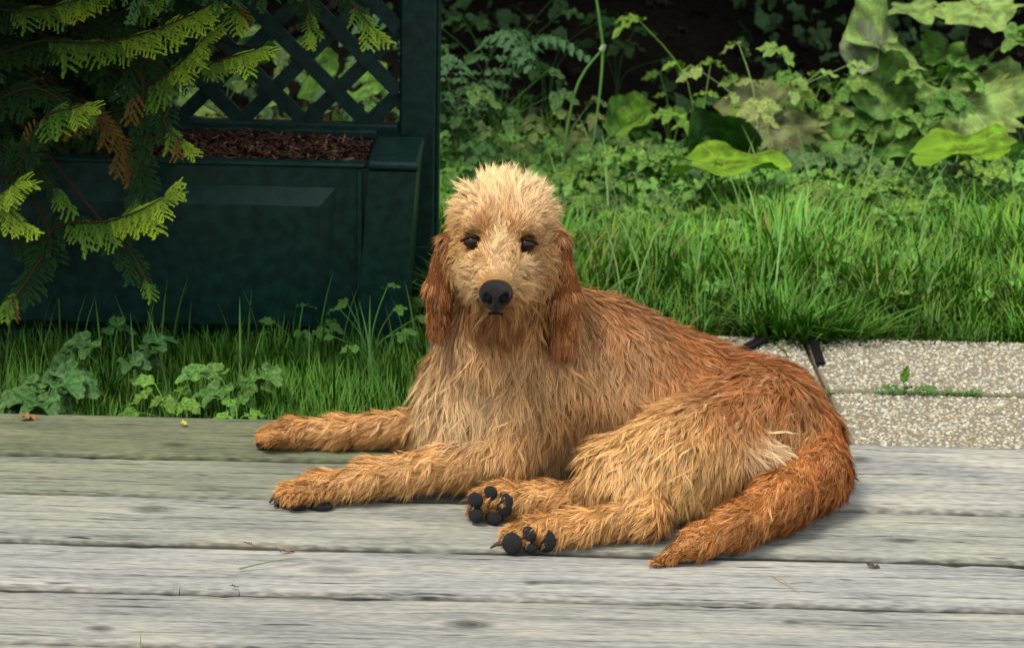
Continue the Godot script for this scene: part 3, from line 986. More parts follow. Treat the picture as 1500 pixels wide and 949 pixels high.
func make_grass() -> void:
	# lawn behind the path, uncut
	var clump := FastNoiseLite.new()
	clump.frequency = 1.6
	clump.seed = 8
	var sets := [[], [], [], []]
	var tints := [[], [], [], []]
	for i in 9000:
		var z := -3.5 - pow(rng.randf(), 1.25) * 1.9
		var x := rf(-0.35 - (z + 3.5) * -0.1, 2.0)
		if x < -0.1 and z > -3.85: continue
		var c := clump.get_noise_2d(x, z)
		var far := clampf((-4.55 - z) / 0.7, 0.0, 1.0)
		if rng.randf() < far * 0.75 - c * 0.4: continue
		if z > -3.56 and rng.randf() < 0.3: continue
		var k := rng.randi() % 4
		var q := rf(0.75, 1.25) * (1.0 + c * 0.6) * (0.8 if z > -3.62 else 1.0) * lerpf(1.0, 0.55, clampf((-4.05 - z) / 0.5, 0.0, 1.0))
		sets[k].append(Transform3D(Basis(Vector3.UP, rf(0, TAU)).scaled(Vector3(q, q * rf(0.8, 1.2), q)), Vector3(x, ground_y(x, z) - 0.004, z)))
		var g := rf(0.6, 1.25) * (1.0 + c * 0.7)
		tints[k].append(Color(0.105 * g * rf(0.7, 1.4), 0.26 * g, 0.026 * g * rf(0.7, 1.8)) if rng.randf() > 0.05 else Color(0.22, 0.20, 0.07) * g)
	for i in 60:        # longer tufts that hang over the edge of the path by the straps
		var k := rng.randi() % 4
		var q := rf(0.8, 1.2)
		var x := rf(0.47, 0.62)
		sets[k].append(Transform3D(Basis(Vector3.UP, rf(0, TAU)).scaled(Vector3(q * 1.2, q * 0.9, q * 1.2)), Vector3(x, -0.05, rf(-3.57, -3.505))))
		tints[k].append(Color(0.07, 0.19, 0.018) * rf(0.5, 1.1))
	var lawn := Node3D.new()
	lawn.name = "lawn_grass"
	add_child(lawn)
	tag(lawn, "long green lawn grass growing behind the pebble path", "grass", "", "stuff")
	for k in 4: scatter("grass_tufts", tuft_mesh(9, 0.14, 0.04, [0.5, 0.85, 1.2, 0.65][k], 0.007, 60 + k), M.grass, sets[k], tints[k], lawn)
	# strip of grass between the planter and the deck
	sets = [[], [], [], []]
	tints = [[], [], [], []]
	for i in 2500:
		var z := rf(-3.46, -2.93)
		var x := rf(-1.5, 0.12)
		if x > -0.19: z = rf(-3.9, -2.96)
		var c := clump.get_noise_2d(x * 1.5 + 9.0, z * 1.5)
		var left := clampf((-0.45 - x) / 0.35, 0.0, 1.0)
		if rng.randf() < left * 0.5 - c * 0.5: continue
		var k := rng.randi() % 4
		var q := rf(0.55, 1.0) * (1.0 + c * 0.4)
		sets[k].append(Transform3D(Basis(Vector3.UP, rf(0, TAU)).scaled(Vector3(q, q, q)), Vector3(x, ground_y(x, z) - 0.004, z)))
		var g := rf(0.65, 1.15) * (1.0 + c * 0.4)
		tints[k].append(Color(0.07 * g * rf(0.8, 1.3), 0.185 * g, 0.019 * g))
	var strip := Node3D.new()
	strip.name = "border_grass"
	add_child(strip)
	tag(strip, "strip of soft green grass between the green planter and the deck boards", "grass", "", "stuff")
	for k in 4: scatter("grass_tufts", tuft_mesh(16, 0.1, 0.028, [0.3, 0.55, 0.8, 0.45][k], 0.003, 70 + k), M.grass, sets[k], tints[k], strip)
	# long single blades
	var pl := []
	var ti := []
	for i in 90:
		var x := rf(-0.95, -0.15)
		var z := rf(-3.42, -3.1)
		pl.append(Transform3D(Basis(Vector3.UP, rf(0, TAU)).scaled(Vector3.ONE * rf(0.8, 1.25)), Vector3(x, ground_y(x, z), z)))
		ti.append(Color(0.06, 0.15, 0.03) * rf(0.7, 1.2))
	scatter("long_blades", tuft_mesh(1, 0.2, 0.01, 0.55, 0.0045, 81), M.grass, pl, ti, strip)
	pl = []
	ti = []
	for i in 240:
		var z := rf(-4.9, -3.6)
		var x := rf(0.0, 1.7)
		pl.append(Transform3D(Basis(Vector3.UP, rf(0, TAU)).scaled(Vector3.ONE * rf(0.8, 1.3)), Vector3(x, ground_y(x, z), z)))
		ti.append(Color(0.14, 0.25, 0.07) * rf(0.8, 1.4))
	scatter("long_blades", tuft_mesh(1, 0.2, 0.01, 0.4, 0.005, 83), M.grass, pl, ti, lawn)
	# sprinkle of small herb leaves in the grass
	for k in 2:
		pl = []
		ti = []
		for i in 2400:
			var z := -3.56 - pow(rng.randf(), 0.45) * 1.7
			var x := rf(-0.3, 1.9)
			var y := ground_y(x, z) + rf(0.02, 0.09)
			pl.append(Transform3D(facing(rv(1.0) + Vector3(0, -0.1, 0.5), Vector3(0, 1, 0.3) + rv(0.5), rf(0.7, 1.5)), Vector3(x, y, z)))
			ti.append(Color(0.13, 0.28, 0.055) * rf(0.7, 1.3))
		scatter("herb_leaves", leaf_shape([0, 2][k], 0.035, 0.028, 0.2, 0.3, 20 + k, 2).mesh(), M.grass, pl, ti, lawn)


# ---------------------------------------------------------------- leafy plants
func leaf_on_stalk(plant: Node3D, mesh: Mesh, m: Material, root: Vector3, tip: Vector3, along: Vector3, face: Vector3, size: float, stalk_r: float, stalk_c: Color) -> MeshInstance3D:
	# root, tip in world space; the blade starts at tip and runs along «along»
	var o := -plant.position
	var lf := put("leaf", mesh, m, plant, Transform3D(facing(along, face, size), tip + o))
	var inv := lf.transform.affine_inverse()
	var pts := []
	for p in smooth_path([root + o, (root + tip) * 0.5 + Vector3(0, (tip.y - root.y) * 0.2, 0) + o, tip + o], 4): pts.append(inv * p)
	var s := Shape.new()
	s.tube(pts, stalk_r / size, stalk_r * 0.6 / size, stalk_c, stalk_c, 5)
	put("stalk", s.mesh(), M.bark, lf)
	return lf


func make_leafy_plants() -> void:
	var green := Color(0.10, 0.17, 0.06)
	# butterbur: [plant label, foot x z, leaves [tip centre, size, along, face, colour, cup, droop, ragged]]
	var pale := Color(0.27, 0.42, 0.13)
	var mid := Color(0.14, 0.295, 0.06)
	var deep := Color(0.05, 0.125, 0.036)
	var lime := Color(0.17, 0.32, 0.028)
	var tawny := Color(0.25, 0.29, 0.14)
	var plants := [
		["butterbur with a dark cupped leaf and a pale torn leaf beside it", Vector2(0.62, -5.05), [
			[Vector3(0.486, 0.094, -4.90), 0.17, Vector3(-0.5, 0.5, 0.3), Vector3(-0.45, 0.3, 0.85), deep, 0.5, 0.2, 0.1],
			[Vector3(0.70, 0.085, -5.02), 0.26, Vector3(1, 0.12, 0.25), Vector3(0.05, 0.75, 0.65), tawny, 0.15, 0.1, 0.45],
			[Vector3(0.84, 0.075, -5.0), 0.15, Vector3(1, 0.0, 0.3), Vector3(0.1, 0.8, 0.6), pale, 0.2, 0.2, 0.3]]],
		["butterbur with one bright yellow-green leaf seen edge on above the grass", Vector2(0.60, -4.85), [
			[Vector3(0.525, 0.112, -4.42), 0.25, Vector3(1, 0.10, 0.1), Vector3(-0.1, 1.0, -0.02), lime, 0.10, 0.08, 0.1]]],
		["butterbur with a bright yellow-green leaf at the right edge of the lawn", Vector2(1.15, -4.8), [
			[Vector3(1.072, 0.155, -4.45), 0.22, Vector3(1, 0.2, 0.15), Vector3(-0.2, 1.0, 0.04), lime, 0.12, 0.05, 0.1],
			[Vector3(0.965, 0.084, -4.85), 0.11, Vector3(0.8, 0.2, 0.5), Vector3(0, 0.7, 0.7), mid, 0.2, 0.2, 0.1],
			[Vector3(0.855, 0.076, -4.90), 0.11, Vector3(0.9, 0.1, 0.4), Vector3(0, 0.6, 0.8), mid, 0.2, 0.2, 0.2]]],
		["butterbur with a half folded leaf behind the dog's head", Vector2(0.3, -5.25), [
			[Vector3(0.27, 0.072, -5.2), 0.13, Vector3(-0.4, 0.6, 0.3), Vector3(0.1, 0.5, 0.85), mid, 0.35, 0.2, 0.1],
			[Vector3(0.335, 0.075, -5.17), 0.11, Vector3(0.75, 0.65, 0.2), Vector3(-0.5, 0.6, 0.5), Color(0.16, 0.33, 0.04), 0.5, 0.1, 0.0]]],
		["tall butterbur with dull round leaves and one folded grey-green leaf", Vector2(0.95, -5.35), [
			[Vector3(0.905, 0.315, -5.05), 0.22, Vector3(-0.5, 0.25, 0.6), Vector3(-0.2, 0.6, 0.8), pale, 0.25, 0.3, 0.15],
			[Vector3(1.035, 0.36, -5.2), 0.17, Vector3(0.4, 0.1, 0.7), Vector3(0.2, 0.75, 0.6), pale, 0.2, 0.3, 0.2],
			[Vector3(0.90, 0.265, -5.0), 0.12, Vector3(-0.25, -0.75, 0.3), Vector3(-0.75, 0.2, 0.6), Color(0.24, 0.29, 0.19), 0.7, 0.1, 0.0],
			[Vector3(0.945, 0.18, -4.95), 0.15, Vector3(0.7, -0.55, 0.3), Vector3(-0.35, 0.55, 0.6), Color(0.13, 0.25, 0.06), 0.4, 0.2, 0.1]]],
		["large butterbur with flat holed leaves in front of the bank at the right edge", Vector2(1.2, -5.3), [
			[Vector3(1.165, 0.14, -4.95), 0.28, Vector3(0.35, -0.3, 0.75), Vector3(0.05, 0.75, 0.65), pale, 0.12, 0.3, 0.5],
			[Vector3(1.29, 0.16, -5.05), 0.18, Vector3(0.8, -0.1, 0.5), Vector3(0.1, 0.7, 0.7), pale, 0.2, 0.2, 0.2],
			[Vector3(1.20, 0.375, -5.1), 0.2, Vector3(0.3, -0.1, 0.8), Vector3(0, 0.7, 0.7), pale, 0.15, 0.3, 0.5],
			[Vector3(1.11, 0.25, -5.2), 0.12, Vector3(-0.4, -0.2, 0.7), Vector3(0, 0.7, 0.7), mid, 0.2, 0.3, 0.2]]],
		["butterbur behind the lattice, its pale leaves showing through the gaps", Vector2(-0.5, -4.5), [
			[Vector3(-0.535, 0.265, -4.3), 0.13, Vector3(0.3, 0.3, 0.6), Vector3(0, 0.6, 0.75), pale, 0.2, 0.3, 0.3],
			[Vector3(-0.43, 0.335, -4.3), 0.12, Vector3(0.5, 0.4, 0.5), Vector3(0, 0.5, 0.8), mid, 0.2, 0.3, 0.2],
			[Vector3(-0.46, 0.235, -4.2), 0.12, Vector3(0.2, 0.2, 0.6), Vector3(0.1, 0.7, 0.6), Color(0.22, 0.30, 0.07), 0.2, 0.2, 0.2],
			[Vector3(-0.716, 0.25, -4.3), 0.1, Vector3(-0.3, 0.2, 0.6), Vector3(0, 0.5, 0.8), pale, 0.2, 0.3, 0.1],
			[Vector3(-0.32, 0.29, -4.35), 0.1, Vector3(0.4, 0.2, 0.6), Vector3(0.1, 0.5, 0.8), mid, 0.2, 0.3, 0.1],
			[Vector3(-0.60, 0.34, -4.4), 0.1, Vector3(-0.2, 0.5, 0.6), Vector3(0.1, 0.4, 0.8), deep, 0.2, 0.3, 0.1]]],
	]
	var n := 0
	for p in plants:
		var foot := Vector3(p[1].x, ground_y(p[1].x, p[1].y), p[1].y)
		var t := thing("butterbur_plant", p[0], "plant", foot, "butterbur plants at the foot of the bank")
		for l in p[2]:
			n += 1
			var size: float = l[1]
			var along: Vector3 = l[2].normalized()
			var sh := leaf_shape(1, 1.0, 1.05, l[5], l[6], 300 + n, 6, l[7])
			var ring := 45
			for i in sh.v.size():
				var f := float(i / ring) / 6.0
				var c: Color = l[4] * rf(0.94, 1.06)
				if float(l[7]) > 0.25 and f > 0.8 and sin(i * 0.9 + n) > 0.1: c = c.lerp(Color(0.32, 0.24, 0.06), 0.3)
				sh.c[i] = c
			leaf_on_stalk(t, sh.mesh(), M.leaf1, foot + rv(0.015), l[0] - along * size * 0.35, along, l[3], size, 0.0035, green)
	# understory plants along the bank: leaves in threes on thin arching stems
	var trio := []
	for k in 4: trio.append(leaf_shape([0, 0, 3, 2][k], 1.0, [0.62, 0.5, 0.8, 0.9][k], 0.22, 0.35, 500 + k, 3))
	# [label, x, z, height, stems, colour, leaf size, kind]
	var herbs := [
		["dark leafy herb in the shade just right of the trellis post", -0.08, -4.6, 0.34, 5, deep, 0.06, 0],
		["taller dim herb behind the trellis post's right side", -0.05, -5.2, 0.42, 5, deep, 0.07, 1],
		["pale stemmed herb with crinkled leaves above the dog's head", 0.0, -4.75, 0.24, 6, Color(0.12, 0.19, 0.06), 0.05, 0],
		["low crinkled herb above the right side of the dog's head", 0.12, -4.9, 0.22, 6, Color(0.13, 0.19, 0.065), 0.05, 1],
		["dim three-leaved herb left of the bent grass stalk", 0.08, -5.45, 0.30, 5, deep, 0.065, 0],
		["dim three-leaved herb right of the bent grass stalk", 0.28, -5.5, 0.24, 5, Color(0.05, 0.11, 0.035), 0.07, 0],
		["herb with dark leaves at the middle of the bank's foot", 0.42, -5.3, 0.22, 5, mid, 0.06, 0],
		["bramble shoot with bright hanging leaves under the shrub", 0.47, -5.0, 0.42, 4, Color(0.17, 0.31, 0.05), 0.075, 1],
		["pale shoot with upright yellow-green leaves in the dark hollow", 0.61, -4.9, 0.40, 5, Color(0.30, 0.42, 0.14), 0.06, 0],
		["fresh green shoot between the pale shoot and the round leaves", 0.74, -5.0, 0.38, 4, Color(0.19, 0.33, 0.08), 0.065, 0],
		["low herb under the round leaves, its leaves in threes", 0.78, -5.1, 0.28, 6, mid, 0.065, 0],
		["herb of lobed leaves right of the folded grey-green leaf", 1.04, -5.0, 0.32, 7, Color(0.15, 0.31, 0.07), 0.07, 3],
		["herb of small lobed leaves low on the bank's right side", 1.0, -4.9, 0.22, 7, Color(0.14, 0.28, 0.06), 0.065, 3],
		["herb of lobed leaves between the flat holed leaves", 1.16, -5.15, 0.40, 7, Color(0.15, 0.30, 0.07), 0.075, 3],
		["low leafy herb at the lawn's back edge left of the edge-on leaf", 0.36, -4.85, 0.16, 6, Color(0.10, 0.20, 0.06), 0.055, 0],
		["low leafy herb at the lawn's back edge right of the edge-on leaf", 0.78, -4.75, 0.14, 6, Color(0.11, 0.20, 0.07), 0.06, 3],
		["low leafy herb in the lawn near the right frame side", 0.98, -4.62, 0.15, 6, Color(0.11, 0.20, 0.07), 0.06, 0],
		["heart-leaved herb in the lawn right of the dog's head", 0.3, -4.45, 0.13, 6, Color(0.10, 0.19, 0.06), 0.05, 2],
		["heart-leaved herb in the lawn right beside the dog's head", 0.16, -4.3, 0.12, 5, Color(0.10, 0.20, 0.05), 0.045, 2],
		["leafy herb behind the left half of the lattice", -0.72, -4.6, 0.46, 6, Color(0.09, 0.18, 0.05), 0.08, 0],
		["leafy herb behind the right half of the lattice", -0.36, -4.7, 0.50, 6, Color(0.09, 0.18, 0.05), 0.08, 0],
		["yellowing leafy herb behind the middle of the lattice", -0.54, -4.25, 0.36, 5, Color(0.22, 0.25, 0.05), 0.07, 0],
	]
	for h in herbs:
		var foot := Vector3(h[1], ground_y(h[1], h[2]), h[2])
		herb("leafy_herb", h[0], foot, h[3], h[4], h[5], h[6], trio[h[7]], "leafy herbs along the foot of the bank")
	var lows := [["low herb directly under the middle lime leaf", 0.50, -4.3, 0.9], ["low pale-leaved herb under the tip of the middle lime leaf", 0.64, -4.38, 1.25], ["low herb at the foot of the right lime leaf's stalk", 1.04, -4.3, 1.0], ["low bright herb left of the right lime leaf", 0.86, -4.4, 1.3],
		["low dark herb touching the dark cupped leaf", 0.44, -4.72, 0.75], ["low herb below the pale torn leaf", 0.70, -4.6, 1.1], ["low herb between the bent grass stalk and the half folded leaf", 0.2, -4.55, 0.95], ["low herb in front of the half folded leaf", 0.3, -4.75, 1.2],
		["low dark herb just right of the dog's topknot", 0.1, -4.4, 0.8], ["low herb beside the trellis post, halfway to the bank", -0.04, -4.35, 1.0], ["low herb at the very right of the lawn's back edge", 1.2, -4.4, 1.0], ["low pale herb beneath the flat holed leaves", 1.12, -4.7, 1.25], ["low herb halfway between both lime leaves", 0.76, -4.25, 0.85], ["low bright herb above the dog's shoulder in the lawn", 0.28, -4.25, 1.15]]
	for k in lows.size():
		var q: Array = lows[k]
		var g: float = q[3]
		herb("low_herb", q[0], Vector3(q[1], ground_y(q[1], q[2]), q[2]), rf(0.09, 0.15), 7, Color(0.15 * g, 0.29 * g, 0.055 * g), rf(0.035, 0.055), trio[k % 4], "low herbs along the lawn's back edge")
	# weeds in front of the planter
	var weeds := [
		["cluster of blue-green lobed leaves at the left end of the deck edge", Vector3(-0.76, 0, -3.04), 0.10, 11, Color(0.08, 0.19, 0.06), 0.055, 3],
		["low rosette of lobed leaves at the far left, next to the mossy board", Vector3(-0.83, 0, -2.99), 0.07, 8, Color(0.085, 0.20, 0.06), 0.05, 3],
		["yellow-green herb with leaves in threes right of the lobed cluster", Vector3(-0.56, 0, -3.06), 0.09, 8, Color(0.13, 0.28, 0.05), 0.04, 0],
		["herb with small notched leaves before the planter's middle", Vector3(-0.46, 0, -3.10), 0.10, 8, Color(0.11, 0.25, 0.06), 0.04, 3],
		["single bright seedling with round leaves on the edge of the deck", Vector3(-0.435, 0, -2.985), 0.04, 3, Color(0.14, 0.34, 0.05), 0.03, 2],
		["upright herb with pointed leaves at the planter's right corner post", Vector3(-0.25, 0, -3.33), 0.17, 8, Color(0.08, 0.20, 0.04), 0.03, 0],
		["upright herb with pointed leaves left of the planter's corner post", Vector3(-0.38, 0, -3.34), 0.12, 6, Color(0.07, 0.18, 0.04), 0.03, 0],
		["dark herb in the shade under the conifer's lowest spray", Vector3(-0.68, 0, -3.2), 0.14, 7, Color(0.05, 0.13, 0.04), 0.05, 3],
	]
	for w in weeds:
		var foot: Vector3 = w[1]
		foot.y = ground_y(foot.x, foot.z)
		if foot.z > -2.99: foot.y = -0.04
		herb("weed", w[0], foot, w[2], w[3], w[4], w[5], trio[w[6]], "weeds between the planter and the deck", 1)
	# ground cover deep on the bank
	var pl := [[], []]
	var ti := [[], []]
	for i in 5200:
		var x := rf(-2.2, 2.4)
		var z := -4.6 - pow(rng.randf(), 0.8) * 2.6
		if x < 0.1 and x > -1.7 and z > -5.0 and rng.randf() < 0.5: continue
		var dens := sin(x * 4.0 + 1.0) * cos(z * 3.1 + x) * 0.5 + 0.5
		if rng.randf() > dens * 1.2: continue
		if x > 0.12 and x < 0.62 and z < -5.45: continue
		var k := rng.randi() % 2
		pl[k].append(Transform3D(facing(rv(1.0) + Vector3(0, 0, 0.6), Vector3(0, 1, 0.5) + rv(0.5), rf(0.03, 0.075)), Vector3(x, ground_y(x, z) + rf(0.01, 0.13), z)))
		var g := rf(0.5, 1.2)
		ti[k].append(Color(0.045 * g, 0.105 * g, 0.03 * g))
	var cover := Node3D.new()
	cover.name = "ground_cover"
	add_child(cover)
	tag(cover, "dim leafy ground cover on the shaded bank", "ground cover", "", "stuff")
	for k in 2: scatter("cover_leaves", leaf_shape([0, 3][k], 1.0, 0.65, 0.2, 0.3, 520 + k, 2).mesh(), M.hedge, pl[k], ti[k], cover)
	# dead leaves and twigs on the bank
	pl = []
	ti = []
	for i in 420:
		var x := rf(-1.5, 2.0)
		var z := rf(-6.4, -4.9)
		pl.append(Transform3D(facing(Vector3(rf(-1, 1), 0, rf(-1, 1)), Vector3(0, 1, 0) + rv(0.6), rf(0.03, 0.07)), Vector3(x, ground_y(x, z) + 0.012, z)))
		ti.append(Color(0.028, 0.018, 0.011) * rf(0.5, 1.5))
	var lit := scatter("leaf_litter", leaf_shape(0, 1.0, 0.5, 0.3, 0.3, 530, 2).mesh(), M.hedge, pl, ti)
	tag(lit, "dry brown leaf litter lying on the dark bank", "leaf litter", "", "stuff")
	# fern at the post
	var fern := thing("fern", "dim fern with narrow fronds growing right behind the trellis post", "fern", Vector3(-0.14, ground_y(-0.14, -5.0), -5.0))
	for k in 7:
		var s := Shape.new()
		var dir := Vector3(cos(k * 0.8 - 0.6), 0, sin(k * 0.8 - 0.6))
		var pts := smooth_path([Vector3.ZERO, dir * 0.06 + Vector3(0, 0.22, 0), dir * 0.2 + Vector3(0, 0.36 + 0.03 * (k % 3), 0), dir * 0.33 + Vector3(0, 0.34, 0)], 6)
		s.tube(pts, 0.002, 0.0008, Color(0.06, 0.08, 0.03), Color(0.06, 0.10, 0.03), 4)
		for i in range(4, pts.size() - 1):
			var tan: Vector3 = (pts[i + 1] - pts[i]).normalized()
			var side := tan.cross(Vector3.UP).normalized()
			for e in [-1, 1]:
				var l := 0.075 * sin(PI * (0.12 + 0.85 * float(i) / pts.size()))
				var lf := leaf_shape(0, l, 0.02, 0.2, 0.4, i, 1)
				s.add(lf, Transform3D(facing(side * e + tan * 0.45, Vector3(0, 1, 0.2)), pts[i]), Color(0.035, 0.09, 0.028))
		put("frond", s.mesh(), M.hedge, fern)


func herb(called: String, label: String, foot: Vector3, h: float, stems: int, c: Color, size: float, leaf: Shape, group: String, single := 0) -> void:
	var t := thing(called, label, "plant", foot, group)
	for k in stems:
		var a := TAU * (k + rf(0.0, 0.6)) / stems
		var dir := Vector3(cos(a), 0, sin(a))
		var hh := h * rf(0.55, 1.05)
		var top := dir * h * rf(0.25, 0.6) + Vector3(0, hh, 0)
		var pts := smooth_path([rv(0.008) * Vector3(1, 0, 1), dir * h * 0.1 + Vector3(0, hh * 0.65, 0), top], 4)
		var s := Shape.new()
		s.tube(pts, 0.0018, 0.0009, c * 0.8, c * 0.9, 4)
		var st := put("stem", s.mesh(), M.bark, t)
		var g := rf(0.8, 1.2)
		var kc := Color(c.r * g * rf(0.9, 1.15), c.g * g, c.b * g)
		var m := tinted(leaf.mesh(), kc)
		var end: Vector3 = pts[pts.size() - 1]
		for e in (3 if single == 0 else 2):
			var d := dir.rotated(Vector3.UP, (e - 1) * 1.15 + rf(-0.2, 0.2)) + Vector3(0, rf(-0.45, 0.15), 0)
			if single == 1: d = dir.rotated(Vector3.UP, (e - 0.5) * 1.3) + Vector3(0, rf(-0.3, 0.3), 0.2)
			put("leaf", m, M.leaf0, st, Transform3D(facing(d, Vector3(0, 1, 0.35) + rv(0.3), size * rf(0.75, 1.15)), end))
		if hh > 0.2 and single == 0:
			var q: Vector3 = pts[pts.size() / 2 + 1]
			for e in 2:
				var d := dir.rotated(Vector3.UP, (e - 0.5) * 2.4) + Vector3(0, rf(-0.3, 0.1), 0)
				put("leaf", m, M.leaf0, st, Transform3D(facing(d, Vector3(0, 1, 0.35) + rv(0.3), size * rf(0.6, 0.95)), q))


# ---------------------------------------------------------------- dog
# coat of each region: [tip colour, hair length, lift, combed direction (zero: along the bone)]
var COAT := {
	"head": [Color(0.62, 0.40, 0.18), 0.03, 0.45, Vector3.ZERO],
	"neck": [Color(0.54, 0.31, 0.125), 0.042, 0.3, Vector3(0.05, -1, 0.2)],
	"ear": [Color(0.32, 0.11, 0.033), 0.036, 0.02, Vector3(0, -1, 0.05)],
	"chest": [Color(0.62, 0.44, 0.245), 0.046, 0.28, Vector3(-0.22, -1, 0.12)],
	"shoulder": [Color(0.55, 0.33, 0.145), 0.042, 0.25, Vector3(-0.12, -1, 0.1)],
	"body": [Color(0.45, 0.215, 0.075), 0.031, 0.25, Vector3(0.4, -0.85, 0.1)],
	"rump": [Color(0.26, 0.085, 0.022), 0.028, 0.25, Vector3(0.7, -0.75, 0.3)],
	"thigh": [Color(0.68, 0.43, 0.175), 0.042, 0.28, Vector3(-0.45, -0.95, 0.2)],
	"shank": [Color(0.58, 0.34, 0.135), 0.034, 0.25, Vector3(-0.35, -0.85, 0.2)],
	"hindleg": [Color(0.56, 0.31, 0.115), 0.026, 0.18, Vector3.ZERO],
	"hindpaw": [Color(0.50, 0.26, 0.09), 0.014, 0.25, Vector3.ZERO],
	"foreleg": [Color(0.55, 0.31, 0.12), 0.028, 0.20, Vector3.ZERO],
	"paw": [Color(0.49, 0.24, 0.08), 0.013, 0.3, Vector3.ZERO],
	"tail": [Color(0.42, 0.17, 0.047), 0.023, 0.12, Vector3.ZERO],
}
const NOSE := Vector3(-0.022, 0.333, -2.508)
const EYE_A := Vector3(-0.057, 0.382, -2.600)
const EYE_B := Vector3(0.018, 0.380, -2.600)


